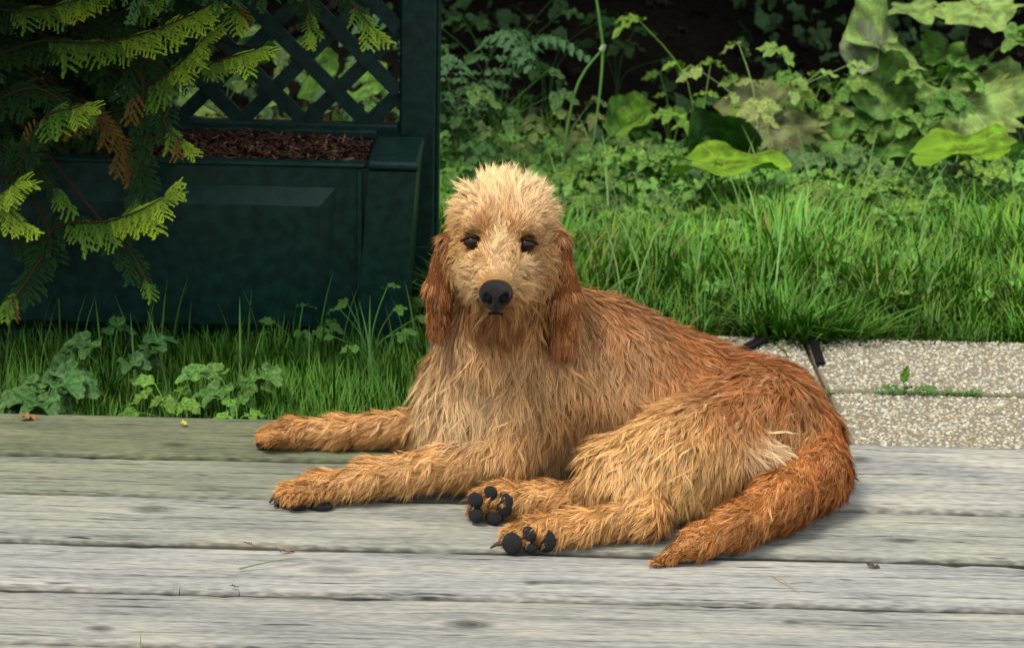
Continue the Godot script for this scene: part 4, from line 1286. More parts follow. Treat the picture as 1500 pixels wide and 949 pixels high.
func dog_bones() -> Array:
	# [region, part, joint, radius, joint, radius, softness]
	return [
		["chest", "body", Vector3(-0.042, 0.128, -2.720), 0.0820, Vector3(0.133, 0.132, -2.770), 0.1120, 0.040],
		["body", "body", Vector3(0.133, 0.132, -2.770), 0.1120, Vector3(0.247, 0.097, -2.770), 0.1000, 0.040],
		["body", "body", Vector3(0.247, 0.097, -2.770), 0.1000, Vector3(0.369, 0.074, -2.740), 0.0930, 0.040],
		["rump", "body", Vector3(0.369, 0.074, -2.740), 0.0930, Vector3(0.413, 0.052, -2.684), 0.0680, 0.040],
		["chest", "body", Vector3(-0.051, 0.093, -2.700), 0.0620, Vector3(0.044, 0.057, -2.710), 0.0600, 0.040],
		["neck", "body", Vector3(-0.003, 0.284, -2.690), 0.0580, Vector3(0.083, 0.170, -2.770), 0.0880, 0.040],
		["neck", "body", Vector3(-0.003, 0.284, -2.690), 0.0580, Vector3(-0.027, 0.214, -2.685), 0.0580, 0.030],
		["chest", "body", Vector3(-0.027, 0.214, -2.685), 0.0580, Vector3(-0.051, 0.093, -2.700), 0.0620, 0.040],
		["shoulder", "body", Vector3(0.046, 0.156, -2.680), 0.0680, Vector3(-0.004, 0.058, -2.640), 0.0360, 0.040],
		["foreleg", "fore_n", Vector3(-0.004, 0.058, -2.640), 0.0360, Vector3(-0.192, 0.036, -2.600), 0.0215, 0.030],
		["foreleg", "fore_n", Vector3(-0.192, 0.036, -2.600), 0.0215, Vector3(-0.267, 0.024, -2.585), 0.0210, 0.020],
		["paw", "fore_n", Vector3(-0.267, 0.024, -2.585), 0.0210, Vector3(-0.298, 0.019, -2.575), 0.0160, 0.020],
		["paw", "fore_n", Vector3(-0.275, 0.026, -2.598), 0.0110, Vector3(-0.310, 0.019, -2.595), 0.0115, 0.006],
		["paw", "fore_n", Vector3(-0.278, 0.026, -2.587), 0.0110, Vector3(-0.313, 0.019, -2.581), 0.0115, 0.006],
		["paw", "fore_n", Vector3(-0.273, 0.026, -2.576), 0.0110, Vector3(-0.307, 0.020, -2.567), 0.0115, 0.006],
		["paw", "fore_n", Vector3(-0.262, 0.026, -2.568), 0.0110, Vector3(-0.296, 0.022, -2.557), 0.0115, 0.006],
		["shoulder", "body", Vector3(-0.059, 0.108, -2.800), 0.0500, Vector3(-0.105, 0.035, -2.830), 0.0320, 0.040],
		["foreleg", "fore_f", Vector3(-0.105, 0.035, -2.830), 0.0320, Vector3(-0.255, 0.024, -2.820), 0.0205, 0.030],
		["foreleg", "fore_f", Vector3(-0.255, 0.024, -2.820), 0.0205, Vector3(-0.331, 0.022, -2.815), 0.0200, 0.020],
		["paw", "fore_f", Vector3(-0.331, 0.022, -2.815), 0.0200, Vector3(-0.359, 0.019, -2.810), 0.0160, 0.020],
		["paw", "fore_f", Vector3(-0.329, 0.027, -2.831), 0.0110, Vector3(-0.363, 0.018, -2.830), 0.0115, 0.006],
		["paw", "fore_f", Vector3(-0.336, 0.025, -2.820), 0.0110, Vector3(-0.370, 0.017, -2.816), 0.0115, 0.006],
		["paw", "fore_f", Vector3(-0.335, 0.025, -2.809), 0.0110, Vector3(-0.368, 0.018, -2.802), 0.0115, 0.006],
		["paw", "fore_f", Vector3(-0.326, 0.025, -2.801), 0.0110, Vector3(-0.359, 0.019, -2.792), 0.0115, 0.006],
		["thigh", "hind_n", Vector3(0.353, 0.101, -2.660), 0.0820, Vector3(0.241, 0.083, -2.580), 0.0700, 0.040],
		["thigh", "hind_n", Vector3(0.241, 0.083, -2.580), 0.0700, Vector3(0.151, 0.066, -2.565), 0.0460, 0.030],
		["shank", "hind_n", Vector3(0.151, 0.066, -2.565), 0.0460, Vector3(0.193, 0.032, -2.490), 0.0250, 0.025],
		["hindleg", "hind_n", Vector3(0.193, 0.032, -2.490), 0.0250, Vector3(0.098, 0.024, -2.468), 0.0225, 0.015],
		["hindleg", "hind_n", Vector3(0.098, 0.024, -2.468), 0.0225, Vector3(0.043, 0.020, -2.455), 0.0235, 0.012],
		["hindpaw", "hind_n", Vector3(0.043, 0.020, -2.455), 0.0235, Vector3(0.008, 0.015, -2.440), 0.0135, 0.006],
		["hindpaw", "hind_n", Vector3(0.043, 0.020, -2.455), 0.0235, Vector3(0.026, 0.024, -2.447), 0.0125, 0.006],
		["hindpaw", "hind_n", Vector3(0.043, 0.020, -2.455), 0.0235, Vector3(0.017, 0.018, -2.468), 0.0125, 0.006],
		["hindpaw", "hind_n", Vector3(0.043, 0.020, -2.455), 0.0235, Vector3(0.002, 0.014, -2.458), 0.0120, 0.006],
		["shank", "hind_f", Vector3(0.193, 0.048, -2.620), 0.0500, Vector3(0.148, 0.027, -2.570), 0.0280, 0.030],
		["hindleg", "hind_f", Vector3(0.148, 0.027, -2.570), 0.0280, Vector3(0.058, 0.028, -2.558), 0.0215, 0.015],
		["hindleg", "hind_f", Vector3(0.058, 0.028, -2.558), 0.0215, Vector3(-0.004, 0.028, -2.550), 0.0235, 0.012],
		["hindpaw", "hind_f", Vector3(-0.004, 0.028, -2.550), 0.0235, Vector3(-0.042, 0.035, -2.537), 0.0125, 0.006],
		["hindpaw", "hind_f", Vector3(-0.004, 0.028, -2.550), 0.0235, Vector3(-0.026, 0.041, -2.545), 0.0120, 0.006],
		["hindpaw", "hind_f", Vector3(-0.004, 0.028, -2.550), 0.0235, Vector3(-0.043, 0.017, -2.540), 0.0120, 0.006],
		["hindpaw", "hind_f", Vector3(-0.004, 0.028, -2.550), 0.0235, Vector3(-0.021, 0.015, -2.540), 0.0125, 0.006],
		["rump", "body", Vector3(0.364, 0.074, -2.700), 0.0850, Vector3(0.319, 0.035, -2.620), 0.0500, 0.040],
		["tail", "tail", Vector3(0.436, 0.085, -2.675), 0.0440, Vector3(0.432, 0.056, -2.600), 0.0460, 0.020],
		["tail", "tail", Vector3(0.432, 0.056, -2.600), 0.0460, Vector3(0.371, 0.046, -2.520), 0.0370, 0.020],
		["tail", "tail", Vector3(0.371, 0.046, -2.520), 0.0370, Vector3(0.307, 0.035, -2.460), 0.0280, 0.020],
		["tail", "tail", Vector3(0.307, 0.035, -2.460), 0.0280, Vector3(0.250, 0.023, -2.425), 0.0200, 0.020],
		["tail", "tail", Vector3(0.250, 0.023, -2.425), 0.0200, Vector3(0.190, 0.004, -2.392), 0.0055, 0.020],
		["head", "head", Vector3(-0.015, 0.381, -2.665), 0.0610, Vector3(-0.015, 0.363, -2.700), 0.0600, 0.030],
		["head", "head", Vector3(-0.020, 0.349, -2.615), 0.0390, Vector3(-0.022, 0.339, -2.530), 0.0275, 0.030],
		["head", "head", Vector3(-0.017, 0.298, -2.640), 0.0380, Vector3(-0.021, 0.300, -2.565), 0.0210, 0.025],
		["head", "head", Vector3(-0.057, 0.347, -2.645), 0.0290, Vector3(-0.020, 0.349, -2.615), 0.0390, 0.030],
		["head", "head", Vector3(0.028, 0.345, -2.645), 0.0290, Vector3(-0.020, 0.349, -2.615), 0.0390, 0.030],
		["head", "head", Vector3(-0.051, 0.403, -2.608), 0.0180, Vector3(-0.015, 0.381, -2.665), 0.0610, 0.020],
		["head", "head", Vector3(0.014, 0.401, -2.608), 0.0180, Vector3(-0.015, 0.381, -2.665), 0.0610, 0.020],
		["neck", "body", Vector3(-0.015, 0.363, -2.700), 0.0600, Vector3(-0.003, 0.284, -2.690), 0.0580, 0.040],
		["ear", "ear_l", Vector3(-0.095, 0.367, -2.660), 0.0125, Vector3(-0.109, 0.305, -2.642), 0.0115, 0.012],
		["ear", "ear_l", Vector3(-0.109, 0.305, -2.642), 0.0115, Vector3(-0.108, 0.248, -2.635), 0.0115, 0.012],
		["ear", "ear_l", Vector3(-0.084, 0.358, -2.660), 0.0125, Vector3(-0.094, 0.296, -2.642), 0.0115, 0.012],
		["ear", "ear_l", Vector3(-0.094, 0.296, -2.642), 0.0115, Vector3(-0.096, 0.250, -2.635), 0.0115, 0.012],
		["ear", "ear_r", Vector3(0.065, 0.373, -2.660), 0.0125, Vector3(0.082, 0.300, -2.642), 0.0115, 0.012],
		["ear", "ear_r", Vector3(0.082, 0.300, -2.642), 0.0115, Vector3(0.084, 0.233, -2.635), 0.0115, 0.012],
		["ear", "ear_r", Vector3(0.055, 0.357, -2.660), 0.0125, Vector3(0.065, 0.289, -2.642), 0.0115, 0.012],
		["ear", "ear_r", Vector3(0.065, 0.289, -2.642), 0.0115, Vector3(0.065, 0.230, -2.635), 0.0115, 0.012],
	]


func make_dog() -> void:
	var dog := thing("dog", "rough-coated golden tan dog lying on the deck, facing the viewer", "dog", Vector3(0.15, 0, -2.65))
	var o := -dog.position
	var bones := dog_bones()
	# --- the body as one field
	var cell := 0.007
	var lo := Vector3(-0.46, -0.014, -2.98)
	var nx := 160
	var ny := 70
	var nz := 94
	var F := PackedFloat32Array()
	F.resize(nx * ny * nz)
	F.fill(1.0)
	for b in bones:
		var a: Vector3 = b[2]
		var e: Vector3 = b[4]
		var ra: float = b[3]
		var re: float = b[5]
		var k: float = b[6]
		var m := maxf(ra, re) + k + 0.012
		var i0 := (Vector3(minf(a.x, e.x), minf(a.y, e.y), minf(a.z, e.z)) - Vector3.ONE * m - lo) / cell
		var i1 := (Vector3(maxf(a.x, e.x), maxf(a.y, e.y), maxf(a.z, e.z)) + Vector3.ONE * m - lo) / cell
		var ba := e - a
		var bb := 1.0 / maxf(ba.length_squared(), 1e-9)
		var dr := re - ra
		for z in range(maxi(0, int(i0.z)), mini(nz - 1, int(i1.z)) + 1):
			for y in range(maxi(0, int(i0.y)), mini(ny - 1, int(i1.y)) + 1):
				var row := (z * ny + y) * nx
				for x in range(maxi(0, int(i0.x)), mini(nx - 1, int(i1.x)) + 1):
					var p := lo + Vector3(x, y, z) * cell - a
					var h := clampf(p.dot(ba) * bb, 0.0, 1.0)
					var d := (p - ba * h).length() - ra - dr * h
					var g := F[row + x]
					var q := k - absf(d - g)
					F[row + x] = minf(d, g) - (q * q / k * 0.25 if q > 0.0 else 0.0)
	# flat where it rests on the boards, a hollow for each eye
	for z in nz:
		for y in ny:
			var py := lo.y + y * cell
			var row := (z * ny + y) * nx
			if py < 0.01:
				for x in nx: F[row + x] = maxf(F[row + x], 0.001 - py)
	for ec in [EYE_A, EYE_B]:
		var c: Vector3 = (ec - lo) / cell
		for z in range(int(c.z) - 4, int(c.z) + 6):
			for y in range(int(c.y) - 4, int(c.y) + 5):
				for x in range(int(c.x) - 4, int(c.x) + 5):
					var d := (lo + Vector3(x, y, z) * cell).distance_to(ec + Vector3(0, 0, 0.006)) - 0.0135
					var i := (z * ny + y) * nx + x
					F[i] = maxf(F[i], -d)
	# --- surface nets
	var V := PackedVector3Array()
	var N := PackedVector3Array()
	var at := PackedInt32Array()
	at.resize(nx * ny * nz)
	at.fill(-1)
	var step := [0, 1, nx, nx + 1, nx * ny, nx * ny + 1, nx * ny + nx, nx * ny + nx + 1]
	for z in nz - 1:
		for y in ny - 1:
			var row := (z * ny + y) * nx
			for x in nx - 1:
				var i := row + x
				if absf(F[i]) > 0.016: continue
				var f := [F[i], F[i + 1], F[i + step[2]], F[i + step[3]], F[i + step[4]], F[i + step[5]], F[i + step[6]], F[i + step[7]]]
				var inside := 0
				for c in 8:
					if f[c] < 0.0: inside += 1
				if inside == 0 or inside == 8: continue
				var sum := Vector3.ZERO
				var cnt := 0
				for e in [[0, 1], [2, 3], [4, 5], [6, 7], [0, 2], [1, 3], [4, 6], [5, 7], [0, 4], [1, 5], [2, 6], [3, 7]]:
					var fa: float = f[e[0]]
					var fb: float = f[e[1]]
					if (fa < 0.0) == (fb < 0.0): continue
					var t := fa / (fa - fb)
					var ca: int = e[0]
					var cb: int = e[1]
					sum += Vector3(ca & 1, (ca >> 1) & 1, ca >> 2).lerp(Vector3(cb & 1, (cb >> 1) & 1, cb >> 2), t)
					cnt += 1
				at[i] = V.size()
				V.append(lo + (Vector3(x, y, z) + sum / cnt) * cell)
				N.append(Vector3(f[1] + f[3] + f[5] + f[7] - f[0] - f[2] - f[4] - f[6], f[2] + f[3] + f[6] + f[7] - f[0] - f[1] - f[4] - f[5], f[4] + f[5] + f[6] + f[7] - f[0] - f[1] - f[2] - f[3]).normalized())
	var IX := PackedInt32Array()
	var ax := [1, nx, nx * ny]
	for z in range(1, nz - 1):
		for y in range(1, ny - 1):
			var row := (z * ny + y) * nx
			for x in range(1, nx - 1):
				var i := row + x
				if at[i] < 0: continue
				for k in 3:
					var fa := F[i]
					var fb := F[i + ax[k]]
					if (fa < 0.0) == (fb < 0.0): continue
					var u: int = ax[(k + 1) % 3]
					var w: int = ax[(k + 2) % 3]
					var q := [at[i - u - w], at[i - w], at[i], at[i - u]]
					if q.min() < 0: continue
					if fa < 0.0: IX.append_array(PackedInt32Array([q[0], q[2], q[1], q[0], q[3], q[2]]))
					else: IX.append_array(PackedInt32Array([q[0], q[1], q[2], q[0], q[2], q[3]]))
	# --- what coat grows where
	var patch := FastNoiseLite.new()
	patch.frequency = 14.0
	patch.seed = 77
	patch.fractal_octaves = 3
	var nv := V.size()
	var tint := PackedColorArray()
	var flow := PackedVector3Array()
	var hair := PackedVector3Array()       # length, lift, part
	tint.resize(nv)
	flow.resize(nv)
	hair.resize(nv)
	var parts := ["body", "head", "ear_l", "ear_r", "fore_n", "fore_f", "hind_n", "hind_f", "tail"]
	var coat := []
	for b in bones:
		var q: Array = COAT[b[0]]
		var dir: Vector3 = q[3]
		if dir == Vector3.ZERO: dir = (b[4] - b[2]).normalized() + Vector3(0, -0.3 if b[0] != "tail" else -0.1, 0)
		coat.append([b[2], b[4] - b[2], 1.0 / maxf((b[4] - b[2]).length_squared(), 1e-9), b[3], b[5] - b[3], q[0], dir.normalized(), q[1], q[2], parts.find(b[1]), b[0] == "head"])
	for i in nv:
		var p := V[i]
		var n := N[i]
		var best := 1e9
		var part := 0
		var wsum := 0.0
		var cc := Color(0, 0, 0)
		var ff := Vector3.ZERO
		var ll := 0.0
		var li := 0.0
		var headw := 0.0
		for c in coat:
			var rel: Vector3 = p - c[0]
			var h := clampf(rel.dot(c[1]) * c[2], 0.0, 1.0)
			var d: float = (rel - c[1] * h).length() - c[3] - c[4] * h
			if d > 0.07: continue
			if d < best:
				best = d
				part = c[9]
			var w := exp(-maxf(d, -0.02) / 0.009)
			wsum += w
			cc += c[5] * w
			ff += c[6] * w
			ll += c[7] * w
			li += c[8] * w
			if c[10]: headw += w
		cc = cc * (1.0 / wsum)
		ff = ff / wsum
		ll /= wsum
		li /= wsum
		headw /= wsum
		var pn := patch.get_noise_3d(p.x, p.y, p.z)
		if part == 1 or headw > 0.5:
			var r := p - NOSE
			var hf := r.normalized()
			var lat := clampf(absf(p.x + 0.022) / 0.05, 0.0, 1.0)
			hf += Vector3(0, -0.6 * lat * clampf((0.43 - p.y) / 0.06, 0.0, 1.0), 0)
			var wide := clampf((absf(p.x + 0.02) - 0.035) / 0.03, 0.0, 1.0) * clampf((p.y - 0.39) / 0.02, 0.0, 1.0)
			hf += Vector3(signf(p.x + 0.02) * 0.7, -0.25, -0.1) * wide
			if p.y < 0.315: hf += Vector3(0, -1.2 * clampf((0.315 - p.y) / 0.02, 0, 1), 0.1)
			if p.z < -2.70: hf += Vector3(0, -0.8 * clampf((-2.70 - p.z) / 0.04, 0, 1), -0.3)
			ff = ff.lerp(hf.normalized(), clampf(headw * 1.5 - 0.5, 0, 1))
			var dn := r.length()
			ll = clampf((dn - 0.016) * 0.5, 0.005, 0.036)
			li = 0.30
			if p.y > 0.415:
				ll = lerpf(ll, 0.054, clampf((p.y - 0.415) / 0.03, 0, 1))
				li = lerpf(0.28, 0.55, clampf((p.y - 0.415) / 0.04, 0, 1))
			ll = lerpf(ll, 0.06, wide)
			if absf(p.x + 0.02) < 0.026 and p.y > 0.435:
				ll = 0.040
				li = 0.5
			if p.y < 0.345 and dn > 0.027: ll = maxf(ll, 0.046)
			if p.y < 0.345 and dn > 0.027: li = 0.42
			var lite := Color(0.74, 0.53, 0.29)
			var gold := Color(0.56, 0.33, 0.135)
			var brown := Color(0.24, 0.09, 0.03)
			cc = gold.lerp(lite, clampf((p.y - 0.395) / 0.035, 0, 1)).lerp(Color(0.46, 0.235, 0.08), 0.55 * clampf((absf(p.x + 0.022) - 0.045) / 0.02, 0, 1) * clampf((0.385 - p.y) / 0.02, 0, 1))
			var blaze := exp(-pow((p.x + 0.021) / 0.016, 2.0)) * clampf((p.y - 0.352) / 0.012, 0, 1) * clampf((0.415 - p.y) / 0.02, 0, 1)
			var mous := exp(-pow((absf(p.x + 0.022) - 0.036) / 0.016, 2.0)) * clampf((p.y - 0.318) / 0.012, 0, 1) * clampf((0.372 - p.y) / 0.012, 0, 1)
			cc = cc.lerp(lite, clampf(blaze + mous * 0.75, 0, 1))
			cc = cc.lerp(Color(0.42, 0.18, 0.055), 0.8 * exp(-pow((absf(p.x + 0.022) - 0.018) / 0.012, 2.0)) * exp(-pow((p.y - 0.408) / 0.014, 2.0)))
			cc = cc.lerp(brown, clampf((0.317 - p.y) / 0.018, 0, 1) * 0.92)  # brown chin hair, darkened further to paint the shade under the muzzle
			for ec in [EYE_A, EYE_B]:
				var de: float = p.distance_to(ec)
				ll = minf(ll, clampf((de - 0.009) * 0.7, 0.003, 0.05))
				if de < 0.02: cc = cc.lerp(brown, 0.6 * clampf((0.02 - de) / 0.008, 0, 1))
		elif part == 0:
			# redder along the back, paler low on the chest
			var up := clampf((p.y - 0.16) / 0.09, 0, 1) * clampf((p.x - 0.05) / 0.1, 0, 1)
			cc = cc.lerp(Color(0.27, 0.10, 0.029), up * 0.88)
			ll *= 1.0 - 0.2 * up
			cc = cc.lerp(Color(0.66, 0.47, 0.26), clampf((-0.02 - p.x) / 0.08, 0, 1) * 0.6)
			cc = cc.lerp(Color(0.34, 0.14, 0.045), 0.9 * exp(-pow(p.distance_to(Vector3(-0.012, 0.272, -2.615)) / 0.052, 2.0)))  # throat hair browned, with shade beneath the muzzle painted in
		elif part == 2 or part == 3:
			ff = Vector3(0, -1, 0.02)
			li = 0.03
			cc = cc.lerp(Color(0.275, 0.108, 0.036), 0.8)
			ll = minf(ll, 0.026)
		elif part == 8:
			ll *= 0.45 + 0.55 * clampf((p.x - 0.19) / 0.12, 0, 1)
			cc = cc.lerp(Color(0.56, 0.27, 0.085), clampf((0.32 - p.x) / 0.1, 0, 1) * 0.6)
			cc = cc.lerp(Color(0.36, 0.115, 0.028), clampf((p.x - 0.36) / 0.07, 0, 1) * 0.6)
		if part == 6 or part == 0:
			cc = cc.lerp(Color(0.29, 0.10, 0.027), 0.9 * clampf((p.x - 0.19) / 0.11, 0, 1) * clampf((p.y - 0.10) / 0.055, 0, 1))
		var tuft := p.distance_to(Vector3(0.338, 0.108, -2.560))
		if tuft < 0.026 and part != 8:
			cc = cc.lerp(Color(0.80, 0.62, 0.40), 0.8)
			ff = Vector3(0.9, -0.3, 0.3)
			ll = 0.05
			li = 0.5
		var up_k := 0.90 if part == 1 else 1.0
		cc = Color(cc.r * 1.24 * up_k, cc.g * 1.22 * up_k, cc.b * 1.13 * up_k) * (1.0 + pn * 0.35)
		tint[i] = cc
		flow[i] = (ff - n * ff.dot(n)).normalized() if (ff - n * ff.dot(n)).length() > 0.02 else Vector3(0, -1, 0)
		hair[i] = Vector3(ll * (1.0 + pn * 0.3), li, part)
	# --- skin
	var sk := []
	sk.resize(Mesh.ARRAY_MAX)
	var SV := PackedVector3Array()
	var SC := PackedColorArray()
	for i in nv:
		SV.append(V[i] + o)
		var c := tint[i]
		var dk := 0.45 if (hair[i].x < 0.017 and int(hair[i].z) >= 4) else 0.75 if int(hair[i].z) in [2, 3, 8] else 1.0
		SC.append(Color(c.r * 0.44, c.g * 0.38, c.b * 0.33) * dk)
	sk[Mesh.ARRAY_VERTEX] = SV
	sk[Mesh.ARRAY_NORMAL] = N
	sk[Mesh.ARRAY_COLOR] = SC
	sk[Mesh.ARRAY_INDEX] = IX
	var sm := ArrayMesh.new()
	sm.add_surface_from_arrays(Mesh.PRIMITIVE_TRIANGLES, sk)
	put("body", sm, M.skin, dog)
	dog_features(dog, o)
	grow_fur(dog, o, V, N, IX, tint, flow, hair)


func ball(c: Vector3, r: Vector3, y: Vector3, z: Vector3, nu := 18, nv := 12) -> Shape:
	var s := Shape.new()
	var b := facing(y, z)
	s.grid(nu, nv, func(u: float, v: float) -> Vector3:
		var a := u * TAU
		var t := v * PI
		var p := Vector3(cos(a) * sin(t), cos(t), sin(a) * sin(t)) * r
		return c + b * p)
	return s


# bare places: [centre, radius]
var BARE := []


func dog_features(dog: Node3D, o: Vector3) -> void:
	BARE = [[NOSE + Vector3(0, 0, 0.004), 0.0235], [EYE_A + Vector3(0, 0, 0.006), 0.010], [EYE_B + Vector3(0, 0, 0.006), 0.010], [NOSE + Vector3(0, -0.028, -0.006), 0.006]]
	# nose with nostrils and a middle groove
	var s := Shape.new()
	var nb := facing(Vector3(0, 1, -0.12), Vector3(0, 0.12, 1))
	s.grid(44, 30, func(u: float, v: float) -> Vector3:
		var a := u * TAU
		var t := v * PI
		var p := Vector3(cos(a) * sin(t), cos(t), sin(a) * sin(t))
		p = Vector3(signf(p.x) * pow(absf(p.x), 0.9), p.y, p.z)
		var w := 1.0 - 0.22 * clampf(-p.y, 0, 1) + 0.06 * p.y
		var q := Vector3(p.x * 0.0228 * w, p.y * 0.0215, p.z * 0.0185)
		if p.z > 0.0:
			var dx := (absf(p.x) - 0.45) / 0.22
			var dy := (p.y + 0.12 + (absf(p.x) - 0.45) * -0.5) / 0.26
			q.z -= 0.014 * exp(-dx * dx - dy * dy)
			var slit := exp(-pow((absf(p.x) - 0.72) / 0.2, 2.0) - pow((p.y + 0.30) / 0.13, 2.0))
			q.z -= 0.006 * slit
			q.z -= 0.0025 * exp(-pow(p.x / 0.07, 2.0)) * clampf(0.5 - p.y, 0, 1)
			q.z += 0.002 * exp(-pow(p.x / 0.4, 2.0)) * clampf(p.y + 0.2, 0, 1)
		return NOSE + o + nb * q)
	var no := put("nose", s.mesh(), M.nose, dog)
	for e in [-1, 1]: put("nostril", ball(NOSE + o + nb * Vector3(e * 0.0098, -0.0022, 0.0125), Vector3(0.0042, 0.0048, 0.002), Vector3(-e * 0.35, 1, 0), Vector3(e * 0.35, -0.1, 1), 14, 8).mesh(), M.strap, no)  # black ellipsoids stand in for the dark of the nostril holes
	var mo := Shape.new()
	mo.tube(smooth_path([NOSE + o + Vector3(-0.008, -0.0285, -0.011), NOSE + o + Vector3(-0.005, -0.0255, -0.003), NOSE + o + Vector3(0, -0.0245, 0.0), NOSE + o + Vector3(0.005, -0.0255, -0.003), NOSE + o + Vector3(0.008, -0.0285, -0.011)], 5), 0.0022, 0.0022, Color(0.02, 0.012, 0.01), Color(0.02, 0.012, 0.01), 7)
	put("mouth", mo.mesh(), M.skin, dog)
	for k in 2:
		var c: Vector3 = (EYE_A if k == 0 else EYE_B) + o
		var e := put("eye", ball(c + Vector3(0, 0, 0.0022), Vector3(0.0118, 0.0086, 0.0092), Vector3(-0.1 if k == 0 else 0.1, 1, 0), Vector3(-0.15 if k == 0 else 0.15, 0.1, 1)).mesh(), M.eye, dog)
		var lid := Shape.new()
		for up in [1]:
			var pts := []
			for j in 9:
				var t := -1.0 + j * 0.25
				pts.append(c + Vector3(t * 0.0145, up * 0.0078 * (1.0 - t * t) - absf(t) * 0.001 + (0.001 if up > 0 else 0.0), 0.0078 - 0.007 * t * t))
			lid.tube(pts, 0.0021, 0.0021, Color(0.03, 0.016, 0.01), Color(0.03, 0.016, 0.01), 6)
		put("eyelid", lid.mesh(), M.skin, e)
	# pads: [centre, radii across, up, deep]
	var f1 := Vector3(-0.45, 0.2, 0.87)
	var pads := [
		[Vector3(0.006, 0.016, -2.424), Vector3(0.0145, 0.0150, 0.0101)], [Vector3(0.028, 0.0255, -2.432), Vector3(0.0115, 0.0115, 0.0082)], [Vector3(0.050, 0.017, -2.434), Vector3(0.0155, 0.0165, 0.0092)], [Vector3(0.030, 0.008, -2.428), Vector3(0.010, 0.0075, 0.0073)],
		[Vector3(-0.045, 0.037, -2.522), Vector3(0.0115, 0.011, 0.0082)], [Vector3(-0.025, 0.0455, -2.529), Vector3(0.0105, 0.0100, 0.0073)], [Vector3(-0.007, 0.029, -2.528), Vector3(0.0155, 0.0185, 0.0092)], [Vector3(-0.044, 0.016, -2.520), Vector3(0.0115, 0.0115, 0.0082)], [Vector3(-0.020, 0.0105, -2.522), Vector3(0.013, 0.0095, 0.0082)],
	]
	for p in pads:
		put("paw_pad", ball(p[0] + o - f1 * 0.0015, p[1] * Vector3(1, 1, 0.85), Vector3(0, 1, -0.15), f1, 16, 10).mesh(), M.pad, dog)
		BARE.append([p[0] + f1 * 0.004, p[1].x * 0.76])
	var under := [[Vector3(-0.315, 0.007, -2.573), Vector3(0.0125, 0.008, 0.011)], [Vector3(-0.292, 0.0065, -2.563), Vector3(0.0135, 0.007, 0.011)], [Vector3(-0.262, 0.0065, -2.565), Vector3(0.019, 0.007, 0.012)], [Vector3(-0.371, 0.007, -2.806), Vector3(0.012, 0.008, 0.012)]]
	for p in under:
		put("paw_pad", ball(p[0] + o, p[1], Vector3(0, 1, 0), Vector3(-0.2, 0, 1), 16, 10).mesh(), M.pad, dog)
		BARE.append([p[0] + Vector3(0, -0.004, 0.004), 0.011])
	# claws
	for c in [[Vector3(-0.008, 0.014, -2.43), Vector3(-0.022, 0.009, -2.424)], [Vector3(-0.056, 0.033, -2.53), Vector3(-0.067, 0.029, -2.527)], [Vector3(-0.325, 0.014, -2.58), Vector3(-0.334, 0.004, -2.577)], [Vector3(-0.318, 0.014, -2.568), Vector3(-0.325, 0.004, -2.561)], [Vector3(-0.296, 0.014, -2.556), Vector3(-0.301, 0.004, -2.549)], [Vector3(-0.370, 0.024, -2.825), Vector3(-0.386, 0.016, -2.826)], [Vector3(-0.370, 0.016, -2.803), Vector3(-0.381, 0.005, -2.80)]]:
		var cs := Shape.new()
		cs.tube([c[0] + o, c[0].lerp(c[1], 0.5) + Vector3(0, 0.0015, 0) + o, c[1] + o], 0.0042, 0.0012, Color(0.10, 0.06, 0.045), Color(0.05, 0.03, 0.025), 7)
		put("claw", cs.mesh(), M.bark, dog)


